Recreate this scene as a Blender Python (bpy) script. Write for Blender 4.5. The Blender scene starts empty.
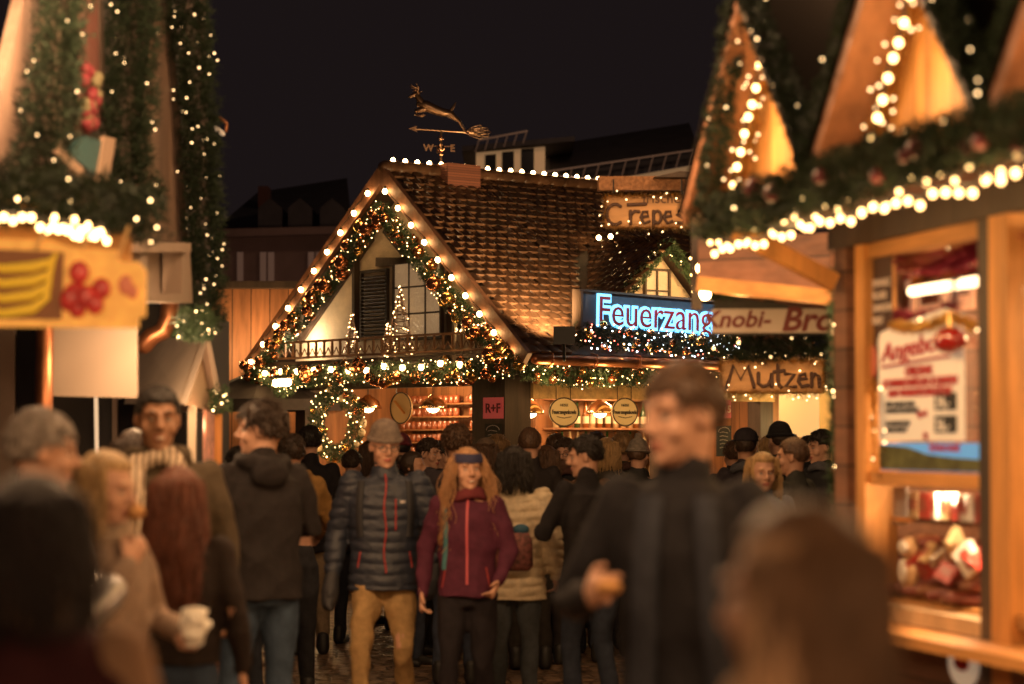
import bpy, bmesh, math, random
import numpy as np
from mathutils import Vector, Matrix, noise
from mathutils.bvhtree import BVHTree
random.seed(7)
S = bpy.context.scene
COL = S.collection
R = math.radians
V = Vector
FPX = 1024*85/36
HOR = 442.0
CH = 1.7
ALPHA = math.atan((HOR-342)/FPX)
CAM = V((0, 0, CH))

def ray(px, py):
    a = (px-512)/FPX; b = (342-py)/FPX
    return V((a, math.cos(ALPHA)-b*math.sin(ALPHA), math.sin(ALPHA)+b*math.cos(ALPHA)))
def at(px, py, Y):
    d = ray(px, py); return CAM + d*(Y/d.y)
def frame(origin, xdir):
    x = V((xdir[0], xdir[1], 0)).normalized(); z = V((0, 0, 1)); y = z.cross(x)
    m = Matrix((( x.x, y.x, 0, origin[0]), (x.y, y.y, 0, origin[1]), (0, 0, 1, origin[2] if len(origin) > 2 else 0), (0, 0, 0, 1)))
    return m
def hit(M, px, py, axis, val):
    """pixel ray cut with the plane local[axis]=val of frame M, in local coordinates"""
    I = M.inverted(); o = I @ CAM; d = I.to_3x3() @ ray(px, py)
    return o + d*((val-o[axis])/d[axis])

# ------------------------------------------------------------------ materials
MATS = {}
def mat(name, col=(.5, .5, .5), rough=.6, metal=0., emit=None, es=0., spec=.5, bump=None, bs=.3, var=0., vscale=6., stretch=(1, 1, 1), coat=0.):
    if name in MATS: return MATS[name]
    m = bpy.data.materials.new(name); m.use_nodes = True
    nt = m.node_tree; b = nt.nodes['Principled BSDF']
    b.inputs['Base Color'].default_value = (*col, 1); b.inputs['Roughness'].default_value = rough
    b.inputs['Metallic'].default_value = metal; b.inputs['Specular IOR Level'].default_value = spec
    b.inputs['Coat Weight'].default_value = coat
    if emit: b.inputs['Emission Color'].default_value = (*emit, 1); b.inputs['Emission Strength'].default_value = es
    N = nt.nodes; L = nt.links
    if var or bump:
        tc = N.new('ShaderNodeTexCoord'); mp = N.new('ShaderNodeMapping'); mp.inputs['Scale'].default_value = stretch
        L.new(tc.outputs['Object'], mp.inputs['Vector'])
    if var:
        n = N.new('ShaderNodeTexNoise'); n.inputs['Scale'].default_value = vscale; n.inputs['Detail'].default_value = 6; n.inputs['Roughness'].default_value = .62
        L.new(mp.outputs[0], n.inputs['Vector'])
        cr = N.new('ShaderNodeValToRGB'); cr.color_ramp.elements[0].position = .3; cr.color_ramp.elements[1].position = .72
        cr.color_ramp.elements[0].color = (*[c*(1-var) for c in col], 1); cr.color_ramp.elements[1].color = (*[min(1, c*(1+var)) for c in col], 1)
        L.new(n.outputs[0], cr.inputs[0]); L.new(cr.outputs[0], b.inputs['Base Color'])
    if bump:
        if bump == 'wave':
            t = N.new('ShaderNodeTexWave'); t.inputs['Scale'].default_value = vscale; t.bands_direction = 'Z'
        elif bump == 'voronoi':
            t = N.new('ShaderNodeTexVoronoi'); t.inputs['Scale'].default_value = vscale
        else:
            t = N.new('ShaderNodeTexNoise'); t.inputs['Scale'].default_value = vscale*4; t.inputs['Detail'].default_value = 5
        L.new(mp.outputs[0], t.inputs['Vector'])
        bp = N.new('ShaderNodeBump'); bp.inputs['Strength'].default_value = bs; bp.inputs['Distance'].default_value = .01
        L.new(t.outputs[0], bp.inputs['Height']); L.new(bp.outputs[0], b.inputs['Normal'])
    MATS[name] = m
    return m
def emis(name, col, st):
    if name in MATS: return MATS[name]
    m = bpy.data.materials.new(name); m.use_nodes = True; nt = m.node_tree
    nt.nodes.remove(nt.nodes['Principled BSDF']); e = nt.nodes.new('ShaderNodeEmission')
    e.inputs[0].default_value = (*col, 1); e.inputs[1].default_value = st
    nt.links.new(e.outputs[0], nt.nodes['Material Output'].inputs[0]); MATS[name] = m
    return m
def wood(name, col, axis='z', var=.45, rough=.6, planks=0.):
    """planked timber: grain stretched along axis, with optional board joints every `planks` metres"""
    if name in MATS: return MATS[name]
    st = {'x': (.12, 1, 1), 'y': (1, .12, 1), 'z': (1, 1, .12)}[axis]
    m = mat(name, col, rough, var=var, vscale=9, stretch=st, bump='noise', bs=.35)
    if planks:
        nt = m.node_tree; N = nt.nodes; L = nt.links; b = N['Principled BSDF']
        tc = N.new('ShaderNodeTexCoord'); sx = N.new('ShaderNodeSeparateXYZ'); L.new(tc.outputs['Object'], sx.inputs[0])
        a = N.new('ShaderNodeMath'); a.operation = 'MULTIPLY'; a.inputs[1].default_value = 1/planks
        L.new(sx.outputs['X' if axis != 'x' else 'Z'], a.inputs[0])
        fr = N.new('ShaderNodeMath'); fr.operation = 'FRACT'; L.new(a.outputs[0], fr.inputs[0])
        fl = N.new('ShaderNodeMath'); fl.operation = 'FLOOR'; L.new(a.outputs[0], fl.inputs[0])
        wn = N.new('ShaderNodeTexWhiteNoise'); wn.noise_dimensions = '1D'; L.new(fl.outputs[0], wn.inputs['W'])
        gt = N.new('ShaderNodeMath'); gt.operation = 'GREATER_THAN'; gt.inputs[1].default_value = .05; L.new(fr.outputs[0], gt.inputs[0])
        mr = N.new('ShaderNodeMapRange'); mr.inputs['To Min'].default_value = .65; mr.inputs['To Max'].default_value = 1.15; L.new(wn.outputs[0], mr.inputs[0])
        ml = N.new('ShaderNodeMath'); ml.operation = 'MULTIPLY'; L.new(gt.outputs[0], ml.inputs[0]); L.new(mr.outputs[0], ml.inputs[1])
        ad = N.new('ShaderNodeMath'); ad.operation = 'MAXIMUM'; ad.inputs[1].default_value = .12; L.new(ml.outputs[0], ad.inputs[0])
        src = b.inputs['Base Color'].links[0].from_socket
        vm = N.new('ShaderNodeVectorMath'); vm.operation = 'SCALE'; L.new(src, vm.inputs[0]); L.new(ad.outputs[0], vm.inputs['Scale'])
        L.new(vm.outputs[0], b.inputs['Base Color'])
    return m
def glass(name, tint=(1, 1, 1), refl=.1):
    if name in MATS: return MATS[name]
    m = bpy.data.materials.new(name); m.use_nodes = True; nt = m.node_tree; N = nt.nodes
    N.remove(N['Principled BSDF']); t = N.new('ShaderNodeBsdfTransparent'); t.inputs[0].default_value = (*tint, 1)
    g = N.new('ShaderNodeBsdfGlossy'); g.inputs['Roughness'].default_value = .03
    mx = N.new('ShaderNodeMixShader'); mx.inputs[0].default_value = refl
    nt.links.new(t.outputs[0], mx.inputs[1]); nt.links.new(g.outputs[0], mx.inputs[2]); nt.links.new(mx.outputs[0], N['Material Output'].inputs[0])
    MATS[name] = m
    return m

# ------------------------------------------------------------------ mesh builder
class MB:
    def __init__(s): s.v = []; s.f = []; s.m = []; s.mi = 0
    def add(s, vs, fs):
        k = len(s.v); s.v += [V(p) for p in vs]; s.f += [[k+i for i in f] for f in fs]; s.m += [s.mi]*len(fs); return s
    def box(s, lo, hi, M=None):
        x0, y0, z0 = lo; x1, y1, z1 = hi
        vs = [V(p) for p in ((x0, y0, z0), (x1, y0, z0), (x1, y1, z0), (x0, y1, z0), (x0, y0, z1), (x1, y0, z1), (x1, y1, z1), (x0, y1, z1))]
        if M: vs = [M @ p for p in vs]
        return s.add(vs, [(0, 3, 2, 1), (4, 5, 6, 7), (0, 1, 5, 4), (1, 2, 6, 5), (2, 3, 7, 6), (3, 0, 4, 7)])
    def beam(s, p, q, w, h, up=(0, 0, 1)):
        p = V(p); q = V(q); d = (q-p).normalized(); u = V(up)
        if abs(d.dot(u)) > .98: u = V((0, 1, 0))
        a = d.cross(u).normalized()*(w/2); b = a.cross(d).normalized()*(h/2)
        vs = [p-a-b, p+a-b, p+a+b, p-a+b, q-a-b, q+a-b, q+a+b, q-a+b]
        return s.add(vs, [(0, 1, 2, 3)[::-1], (4, 5, 6, 7), (0, 1, 5, 4), (1, 2, 6, 5), (2, 3, 7, 6), (3, 0, 4, 7)])
    def prism(s, poly, vec):
        n = len(poly); vec = V(vec); a = [V(p) for p in poly]; b = [p+vec for p in a]
        fs = [tuple(range(n))[::-1], tuple(range(n, 2*n))]+[(i, (i+1) % n, n+(i+1) % n, n+i) for i in range(n)]
        return s.add(a+b, fs)
    def loft(s, rings, closed=True):
        """rings: list of equal-length point lists"""
        n = len(rings[0]); vs = [p for r in rings for p in r]; fs = []
        for j in range(len(rings)-1):
            for i in range(n):
                fs.append((j*n+i, j*n+(i+1) % n, (j+1)*n+(i+1) % n, (j+1)*n+i))
        if closed:
            c0 = sum((V(p) for p in rings[0]), V())/n; c1 = sum((V(p) for p in rings[-1]), V())/n
            vs = vs+[c0, c1]; k = len(vs)
            for i in range(n):
                fs.append((k-2, (i+1) % n, i)); fs.append((k-1, (len(rings)-1)*n+i, (len(rings)-1)*n+(i+1) % n))
        return s.add(vs, fs)
    def tube(s, pts, r, n=8, flat=1.0, upv=None, caps=True):
        pts = [V(p) for p in pts]; rs = r if isinstance(r, (list, tuple)) else [r]*len(pts)
        rings = []; a = None
        for i, p in enumerate(pts):
            d = (pts[min(i+1, len(pts)-1)]-pts[max(i-1, 0)])
            d = d.normalized() if d.length > 1e-9 else V((0, 0, 1))
            if a is None:
                u = V(upv) if upv else (V((0, 0, 1)) if abs(d.z) < .9 else V((1, 0, 0)))
                a = (u-d*u.dot(d)).normalized()
            else:
                a = (a-d*a.dot(d)); a = a.normalized() if a.length > 1e-6 else d.orthogonal().normalized()
            b = d.cross(a)
            rr = rs[i]
            rings.append([p+(a*math.cos(t)*flat+b*math.sin(t))*rr for t in [2*math.pi*k/n for k in range(n)]])
        if caps and n > 5:   # rounded ends
            def cap(p, d, ring, sgn):
                c = []
                for q, f in ((.6, .8), (.9, .45)):
                    c.append([p+(v-p)*f+d*sgn*q*(ring[0]-p).length/max(flat, .3)*.9 for v in ring])
                return c
            d0 = (pts[1]-pts[0]).normalized(); d1 = (pts[-1]-pts[-2]).normalized()
            rings = cap(pts[0], d0, rings[0], -1)[::-1]+rings+cap(pts[-1], d1, rings[-1], 1)
        return s.loft(rings)
    def ball(s, c, r, n=10, m=7, M=None):
        c = V(c); r = (r, r, r) if not isinstance(r, (tuple, list)) else r
        vs = [V((0, 0, r[2]))]
        for j in range(1, m):
            t = math.pi*j/m
            for i in range(n):
                p = 2*math.pi*i/n; vs.append(V((r[0]*math.sin(t)*math.cos(p), r[1]*math.sin(t)*math.sin(p), r[2]*math.cos(t))))
        vs.append(V((0, 0, -r[2])))
        fs = [(0, 1+i, 1+(i+1) % n) for i in range(n)]
        for j in range(m-2):
            for i in range(n):
                a = 1+j*n+i; b = 1+j*n+(i+1) % n; fs.append((a, a+n, b+n, b))
        k = 1+(m-2)*n; fs += [(len(vs)-1, k+(i+1) % n, k+i) for i in range(n)]
        if M: vs = [M @ p for p in vs]
        return s.add([p+c for p in vs], fs)
    def lathe(s, prof, c=(0, 0, 0), n=20):
        c = V(c); rings = [[c+V((r*math.cos(2*math.pi*k/n), r*math.sin(2*math.pi*k/n), z)) for k in range(n)] for r, z in prof]
        return s.loft(rings, closed=False)
    def tri(s, a, b, c): return s.add([a, b, c], [(0, 1, 2)])
    def mesh(s, name, mats, smooth=False, inv=None):
        me = bpy.data.meshes.new(name)
        vs = [inv @ p for p in s.v] if inv else s.v
        me.from_pydata(vs, [], s.f)
        for m_ in (mats if isinstance(mats, (list, tuple)) else [mats]): me.materials.append(m_)
        me.polygons.foreach_set('material_index', s.m)
        if smooth: me.polygons.foreach_set('use_smooth', [True]*len(me.polygons))
        me.update(); return me
    def build(s, name, mats, parent=None, smooth=False, world=False):
        inv = RM[parent.name].inverted() if (world and parent) else None
        return link(name, s.mesh(name, mats, smooth, inv), parent)
RM = {}
def link(name, data, parent=None):
    o = bpy.data.objects.new(name, data); COL.objects.link(o)
    if parent:
        o.parent = parent
        if parent.name in RM: RM[o.name] = RM[parent.name]
    return o
def tag(o, label=None, cat=None, group=None, kind=None):
    if label: o['label'] = label
    if cat: o['category'] = cat
    if group: o['group'] = group
    if kind: o['kind'] = kind
    return o
def thing(name, label, cat, M=None, group=None):
    o = bpy.data.objects.new(name, None); COL.objects.link(o); o.empty_display_size = .1
    if M is None: M = Matrix.Identity(4)
    if isinstance(M, (tuple, Vector)): M = Matrix.Translation(V(M))
    o.matrix_world = M; RM[o.name] = M.copy()
    return tag(o, label, cat, group)
def kids(o): return [c for c in bpy.data.objects if c.parent == o]
def copy_tree(o, M=None, label=None, parent=None):
    c = o.copy(); COL.objects.link(c)
    if parent: c.parent = parent
    if M is not None: c.matrix_world = M; RM[c.name] = M.copy()
    if label: c['label'] = label
    for k in kids(o): copy_tree(k, parent=c)
    return c
def T(x, y, z): return Matrix.Translation(V((x, y, z)))
def RZ(a): return Matrix.Rotation(a, 4, 'Z')
def eval_mesh(o):
    dg = bpy.context.evaluated_depsgraph_get(); dg.update()
    return bpy.data.meshes.new_from_object(o.evaluated_get(dg), depsgraph=dg)
def text(name, s, size, m, M, parent=None, extrude=.004, shear=0., offset=0., align='LEFT', xs=1., spacing=1.):
    c = bpy.data.curves.new(name, 'FONT'); c.body = s; c.size = size; c.extrude = extrude; c.shear = shear
    c.offset = offset; c.align_x = align; c.resolution_u = 3; c.space_character = spacing
    t = bpy.data.objects.new(name, c); COL.objects.link(t); me = eval_mesh(t)
    bpy.data.objects.remove(t); me.name = name
    me.transform(M @ Matrix.Rotation(R(90), 4, 'X') @ Matrix.Diagonal((xs, 1, 1, 1)))
    me.materials.clear(); me.materials.append(m)
    return link(name, me, parent)
def lamp(name, loc, power, col=(1, .55, .22), size=.06, parent=None, world=False):
    l = bpy.data.lights.new(name, 'POINT'); l.energy = power; l.color = col; l.shadow_soft_size = size
    p = V(loc)
    if world and parent: p = RM[parent.name].inverted() @ p
    o = link(name, l, parent); o.location = p
    return o

# ------------------------------------------------------------------ shared pieces
WARM = (1., .56, .2)
M_bulb = emis('bulb_glow', (1., .58, .22), 42)
M_fairy = emis('fairy_light_glow', (1., .6, .24), 13)
M_bulbn = emis('near_bulb_glow', (1., .58, .2), 11)
M_fairyn = emis('near_fairy_light_glow', (1., .6, .26), 7)
M_fairyw = emis('cool_fairy_light_glow', (.72, .88, 1.), 13)
M_fairyr = emis('red_fairy_light_glow', (1., .16, .1), 10)
M_sock = mat('socket', (.03, .03, .03), .5)
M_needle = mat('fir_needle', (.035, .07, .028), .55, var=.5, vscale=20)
M_needle2 = mat('dark_fir_needle', (.014, .024, .012), .7, spec=.25, var=.5, vscale=20)  # darker copy of the fir needles; the garlands' weak light is in the colour
M_copper = mat('copper_bauble', (.62, .26, .12), .16, metal=.9)
M_gold = mat('gold_bauble', (.8, .5, .18), .2, metal=.9)
M_tinsel = mat('gold_tinsel', (.85, .55, .16), .28, metal=.8)
M_redtin = mat('red_tinsel', (.2, .012, .03), .3, metal=.6)
M_wire = mat('black_wire', (.012, .012, .012), .5)

def path_sampler(pts):
    pts = [V(p) for p in pts]; L = [0]
    for a, b in zip(pts, pts[1:]): L.append(L[-1]+(b-a).length)
    def f(t):
        s = t*L[-1]
        for i in range(len(pts)-1):
            if s <= L[i+1] or i == len(pts)-2:
                d = (pts[i+1]-pts[i]); u = (s-L[i])/max(1e-9, L[i+1]-L[i]); return pts[i]+d*u, d.normalized()
    return f, L[-1]
def rnd_perp(d, rng):
    while True:
        v = V((rng.uniform(-1, 1), rng.uniform(-1, 1), rng.uniform(-1, 1)))
        w = v-d*v.dot(d)
        if .15 < v.length < 1 and w.length > .1: return w.normalized()
def needles(mb, pts, r, per_m, ln, w, rng, lump=.35):
    f, L = path_sampler(pts)
    ph = rng.uniform(0, 9)
    for k in range(int(per_m*L)):
        t = rng.random(); p, d = f(t); o = rnd_perp(d, rng)
        rr = r*(1+lump*noise.noise(p*5.0+V((ph, 0, 0))))
        a = p+o*rr*rng.uniform(.15, .8); dr = (o*rng.uniform(.5, 1.)+d*rng.uniform(-.9, .9)+V((0, 0, -.15))).normalized()
        l = ln*rng.uniform(.6, 1.3); s_ = dr.cross(rnd_perp(dr, rng)).normalized()*w
        # a sprig: a spine with two side needles
        mb.tri(a-s_, a+s_, a+dr*l)
        q = dr.cross(s_).normalized()
        m_ = a+dr*l*.35
        mb.tri(m_, m_+dr*.012, m_+(dr+q*1.1).normalized()*l*.55)
        mb.tri(m_, m_+dr*.012, m_+(dr-q*1.1).normalized()*l*.55)
FM = {}
def fairy(root, f, n, r, lr, rng, ms):
    inv = RM[root.name].inverted(); lb = MB()
    for k in range(n):
        p, d = f((k+rng.random())/n); q = inv @ (p+rnd_perp(d, rng)*r*rng.uniform(.7, 1.15)); s_ = lr*rng.uniform(.8, 1.15); mi = rng.randrange(len(ms))
        if n > 100: lb.mi = mi; lb.ball(q, s_, 6, 4); continue
        if ms[mi].name not in FM: u = MB(); u.ball((0, 0, 0), 1, 6, 4); FM[ms[mi].name] = u.mesh('fairy_light', ms[mi])
        b = link('fairy_light', FM[ms[mi].name], root); b.location = q; b.scale = (s_, s_, s_)
    if n > 100: lb.build('fairy_lights', ms, root)['kind'] = 'stuff'
def garland(name, label, pts, r, per_m=900, lights=60, baubles=0, group=None, nlen=.06, mats=None, lmat=None, lr=.006, bsize=.035, seed=1, lump=.35, bmats=None, cat='garland'):
    rng = random.Random(seed)
    root = thing(name, label, cat, V(pts[0]), group)
    mb = MB(); f, L = path_sampler(pts)
    needles(mb, pts, r, per_m, nlen, .0035, rng, lump)
    mb.build('fir_twigs', mats or M_needle, root, world=True)
    if lights:
        ms = lmat or [M_fairy]
        fairy(root, f, int(lights*L), r, lr, rng, ms if isinstance(ms, list) else [ms])
    if baubles:
        n = min(100, int(baubles*L)); protos = []
        for m_ in (bmats or [M_copper, M_gold, M_copper]):
            b = MB(); b.ball((0, 0, 0), 1, 14, 9); b.tube([(0, 0, .95), (0, 0, 1.18)], .2, 8, caps=False); protos.append(b.mesh('bauble', m_, True))
        inv = RM[root.name].inverted()
        for k in range(n):
            p, d = f((k+rng.random())/n); o = rnd_perp(d, rng); s_ = bsize*rng.uniform(.65, 1.15)
            b = link('bauble', rng.choice(protos), root); b.location = inv @ (p+o*r*rng.uniform(.5, 1.0)); b.scale = (s_, s_, s_)
    return root
BULB = {}
def bulb_mesh(r, near=False):
    if (r, near) in BULB: return BULB[(r, near)]
    b = MB(); b.mi = 0; b.ball((0, 0, 0), (r, r, r*1.15), 10, 7); b.mi = 1; b.tube([(0, 0, r*.9), (0, 0, r*2.0)], r*.55, 8, caps=False)
    BULB[(r, near)] = b.mesh('bulb', [M_bulbn if near else M_bulb, M_sock], True); return BULB[(r, near)]
def light_string(name, label, pts, n, r=.022, group=None, wire=True, hang=True, jitter=0., seed=3, up=False, near=False):
    rng = random.Random(seed); root = thing(name, label, 'light string', V(pts[0]), group); f, L = path_sampler(pts); inv = RM[root.name].inverted()
    mb = MB(); w = []
    for k in range(n):
        p, d = f((k+.5)/n); q = p+V((0, 0, rng.uniform(-jitter, jitter)))
        b = link('bulb', bulb_mesh(r, near), root); b.location = inv @ q
        if up: b.rotation_euler = (math.pi, 0, 0)
        w.append(q+V((0, 0, r*2*(-1 if up else 1))))
        if k < n-1: m_, _ = f((k+1)/n); w.append(m_+V((0, 0, r*(2-(.8 if hang else 0))*(-1 if up else 1))))
    if len(w) > 1: mb.tube(w, .005, 5, caps=False); mb.build('cable', M_wire, root, world=True)
    return root
def tinsel(name, label, pts, r=.05, per_m=900, seed=5, m=None, lights=25, cat='tinsel', group=None, lmat=None):
    rng = random.Random(seed); root = thing(name, label, cat, V(pts[0]), group); mb = MB(); f, L = path_sampler(pts)
    for k in range(int(per_m*L)):
        p, d = f(rng.random()); o = rnd_perp(d, rng); l = r*rng.uniform(.6, 1.2); s_ = d.cross(o)*.004
        e = p+(o+d*rng.uniform(-.5, .5))*l; mb.tri(p-s_, p+s_, e)
    mb.build('tinsel_strands', m or M_tinsel, root, world=True)
    if lights: fairy(root, f, int(lights*L), r, .006, rng, [lmat or M_fairyn])
    return root
# ================================================================== sky, ground
w = bpy.data.worlds.new('World'); S.world = w; w.use_nodes = True
wn = w.node_tree.nodes; wl = w.node_tree.links; bg = wn['Background']
sky = wn.new('ShaderNodeTexSky'); sky.sky_type = 'NISHITA'; sky.sun_disc = False; sky.sun_elevation = R(-6); sky.sun_rotation = R(200)
sc_ = wn.new('ShaderNodeVectorMath'); sc_.operation = 'SCALE'; sc_.inputs['Scale'].default_value = .008; wl.new(sky.outputs[0], sc_.inputs[0])
ad_ = wn.new('ShaderNodeVectorMath'); ad_.operation = 'ADD'; ad_.inputs[1].default_value = (.0098, .0066, .0068); wl.new(sc_.outputs[0], ad_.inputs[0])
wl.new(ad_.outputs[0], bg.inputs[0]); bg.inputs[1].default_value = 1.

m = mat('cobbles', (.11, .085, .07), .34)
nt = m.node_tree; N = nt.nodes; L_ = nt.links; b = N['Principled BSDF']
tc = N.new('ShaderNodeTexCoord'); vo = N.new('ShaderNodeTexVoronoi'); vo.feature = 'DISTANCE_TO_EDGE'; vo.inputs['Scale'].default_value = 8.5; vo.inputs['Randomness'].default_value = .75
vc = N.new('ShaderNodeTexVoronoi'); vc.inputs['Scale'].default_value = 8.5; vc.inputs['Randomness'].default_value = .75
L_.new(tc.outputs['Object'], vo.inputs[0]); L_.new(tc.outputs['Object'], vc.inputs[0])
cr = N.new('ShaderNodeValToRGB'); cr.color_ramp.elements[0].color = (.05, .034, .024, 1); cr.color_ramp.elements[1].position = .09; cr.color_ramp.elements[1].color = (.4, .25, .15, 1)
L_.new(vo.outputs[0], cr.inputs[0])
hs = N.new('ShaderNodeMixRGB'); hs.blend_type = 'MULTIPLY'; hs.inputs[0].default_value = .6; L_.new(cr.outputs[0], hs.inputs[1])
bw = N.new('ShaderNodeSeparateColor'); L_.new(vc.outputs['Color'], bw.inputs[0]); cb = N.new('ShaderNodeCombineColor')
for k in range(3): L_.new(bw.outputs[0], cb.inputs[k])
L_.new(cb.outputs[0], hs.inputs[2]); L_.new(hs.outputs[0], b.inputs['Base Color'])
mr = N.new('ShaderNodeMapRange'); mr.inputs['From Max'].default_value = .12; L_.new(vo.outputs[0], mr.inputs[0])
nz = N.new('ShaderNodeTexNoise'); nz.inputs['Scale'].default_value = 30; L_.new(tc.outputs['Object'], nz.inputs[0])
am = N.new('ShaderNodeMath'); am.operation = 'MULTIPLY_ADD'; am.inputs[1].default_value = .35; L_.new(nz.outputs[0], am.inputs[0]); L_.new(mr.outputs[0], am.inputs[2])
bp = N.new('ShaderNodeBump'); bp.inputs['Strength'].default_value = .9; bp.inputs['Distance'].default_value = .03; L_.new(am.outputs[0], bp.inputs['Height']); L_.new(bp.outputs[0], b.inputs['Normal'])
g = MB(); g.add([(-150, -60, 0), (150, -60, 0), (150, 260, 0), (-150, 260, 0)], [(0, 1, 2, 3)])
tag(g.build('ground', m), 'cobbled market square under the crowd', 'ground', kind='structure')

# ================================================================== timber hut in the middle
HM = frame((.10, 24.5), (.629, -.777))
M_board = wood('bargeboard_wood', (.2, .09, .05), 'z'); M_dark = wood('dark_timber', (.06, .038, .026), 'z'); M_darkx = wood('dark_timber_beam', (.06, .038, .026), 'x')
M_plaster = mat('cream_plaster', (.62, .5, .36), .85, bump='noise', bs=.5, vscale=10, var=.12)
M_yellow = wood('pale_fascia_wood', (.62, .4, .16), 'x')
M_tile = mat('glazed_tile', (.12, .062, .034), .16, spec=.65, var=.55, vscale=5, bump='noise', bs=.25)
nt = M_tile.node_tree; N = nt.nodes; b = N['Principled BSDF']; tcx = N.new('ShaderNodeTexCoord'); n1 = N.new('ShaderNodeTexNoise'); n1.inputs['Scale'].default_value = 1.3; n1.inputs['Detail'].default_value = 4; nt.links.new(tcx.outputs['Object'], n1.inputs[0])
mr = N.new('ShaderNodeMapRange'); mr.inputs['From Min'].default_value = .35; mr.inputs['From Max'].default_value = .65; mr.inputs['To Min'].default_value = .08; mr.inputs['To Max'].default_value = .42; nt.links.new(n1.outputs[0], mr.inputs[0]); nt.links.new(mr.outputs[0], b.inputs['Roughness'])
M_brick = mat('brick_red', (.3, .1, .06), .8, var=.3, vscale=14)
M_metal = mat('bronze_metal', (.32, .2, .13), .32, metal=.9)
M_black = mat('black_metal', (.015, .015, .015), .45)
M_chrome = mat('chrome', (.8, .62, .42), .12, metal=1.)
M_copperpipe = mat('copper_gutter', (.42, .17, .08), .35, metal=.8, var=.3)
hut = thing('timber_hut', 'half timbered hut with a tiled gable roof in the middle of the market', 'market hut', HM)
def at_h(px, py, ax, v): return hit(HM, px, py, ax, v)
WX0, WX1, WY0, WY1 = -4.62, -.71, .35, 4.3
AP = V((-2.4, 0, 4.67)); LF = V((-5.08, 0, 2.62)); RF = V((.05, 0, 2.6))
def roof_z(x): return AP.z+(x-AP.x)*((RF.z-AP.z)/(RF.x-AP.x)) if x > AP.x else AP.z+(AP.x-x)*((LF.z-AP.z)/(AP.x-LF.x))
def tiled(mb, P, du, dv, lu, lv, tu, tv, nrm, rng, clip=None):
    du = V(du).normalized(); dv = V(dv).normalized(); nrm = V(nrm).normalized(); P = V(P)
    nu = int(lu/tu); nv = int(lv/tv); sub = 6
    for j in range(nv+1):
        for i in range(nu+1):
            off = (tu/2 if j % 2 else 0); cu = i*tu+off; cv = j*tv
            if clip and not clip(P+du*(cu+tu/2)+dv*cv): continue
            tl = rng.uniform(-.005, .007)*(3 if rng.random() < .05 else 1); tw = rng.uniform(-.01, .01); jj = rng.uniform(-.006, .006); lo = []; hi = []; fr = []
            for k in range(sub+1):
                t = k/sub; a = cu+t*tu*.95+jj; h = .018*math.sin(math.pi*t)+.03+tl+tw*(t-.5)
                drop = .026*(1-(2*t-1)**2)+jj
                lo.append(P+du*a+dv*(cv-drop)+nrm*h); hi.append(P+du*a+dv*(cv+tv*1.35)+nrm*(h-.028)); fr.append(P+du*a+dv*(cv-drop)+nrm*(h-.028))
            k0 = len(mb.v); n = sub+1
            mb.add(lo+hi+fr, [(k, k+1, n+k+1, n+k) for k in range(sub)]+[(2*n+k, 2*n+k+1, k+1, k) for k in range(sub)])
rng = random.Random(11)
# roof
rf = MB(); D = 4.35
sl = (V((AP.x, 0, AP.z))-V((RF.x, 0, RF.z))); ln = sl.length; nr = V((0, 1, 0)).cross(sl).normalized(); nr = nr if nr.z > 0 else -nr
DZ = 3.86; DC = hit(HM, 655, 238, 0, -.42).y; DH = 1.04    # the cross gable: centre along the eave, half width, ridge height
def main_clip(p):
    return not (abs(p.y-DC) < (DZ+.12-p.z)*DH/(DZ-2.95) and p.z < DZ and p.x > -1.6)
tiled(rf, RF+V((0, .06, 0)), (0, 1, 0), sl, D-.1, ln-.06, .145, .118, nr, rng, main_clip)
sl2 = AP-LF; nr2 = V((0, 1, 0)).cross(sl2).normalized(); nr2 = nr2 if nr2.z > 0 else -nr2
tiled(rf, LF+V((0, .06, 0)), (0, 1, 0), sl2, D-.1, sl2.length-.06, .145, .118, nr2, rng)
roof = rf.build('roof', M_tile, hut)
rk = MB()
for a, n_ in ((RF, nr), (LF, nr2)):
    rk.prism([a+V((0, .03, 0)), AP+V((0, .03, 0)), AP+V((0, D, 0)), a+V((0, D, 0))], -n_*.07)
rk.build('roof_boarding', M_darkx, roof)
rd = MB()
for k in range(22):
    y = .02+k*.197; rd.tube([(AP.x, y, AP.z+.03), (AP.x, y+.21, AP.z+.045)], [.085, .075], 10)
rd.build('ridge_tile', M_tile, roof, True)
# cross gable
mb = MB(); DX = -.42
dpk = V((DX, DC, DZ)); fl = V((DX, DC-DH, 2.95)); fr_ = V((DX, DC+DH, 2.95))
for a, s_ in ((fl, -1), (fr_, 1)):
    up = dpk-a; nn = V((1, 0, 0)).cross(up).normalized(); nn = nn if nn.z > 0 else -nn
    if s_ < 0: tiled(mb, a+V((-1.5, 0, 0)), (1, 0, 0), up, 1.65, up.length, .125, .11, nn, rng)
    else: tiled(mb, a+V((.15, 0, 0)), (-1, 0, 0), up, 1.65, up.length, .125, .11, nn, rng)
dr = mb.build('cross_gable_roof', M_tile, hut)
mb = MB()
for a in (fl, fr_):
    up = dpk-a; nn = V((1, 0, 0)).cross(up).normalized(); nn = nn if nn.z > 0 else -nn
    mb.prism([a+V((.14, 0, 0)), dpk+V((.14, 0, 0)), dpk+V((-1.45, 0, 0)), a+V((-1.45, 0, 0))], -nn*.04)
mb.build('roof_boarding', M_darkx, dr)
mb = MB(); mb.prism([fl+V((0, .06, -.1)), fr_+V((0, -.06, -.1)), dpk+V((0, 0, -.06))], (-.08, 0, 0)); mb.build('cross_gable_wall', M_plaster, hut)
M_win = mat('lit_frosted_pane', (.5, .42, .3), .3, bump='voronoi', bs=.9, vscale=30, emit=(1., .6, .3), es=.18)
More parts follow.
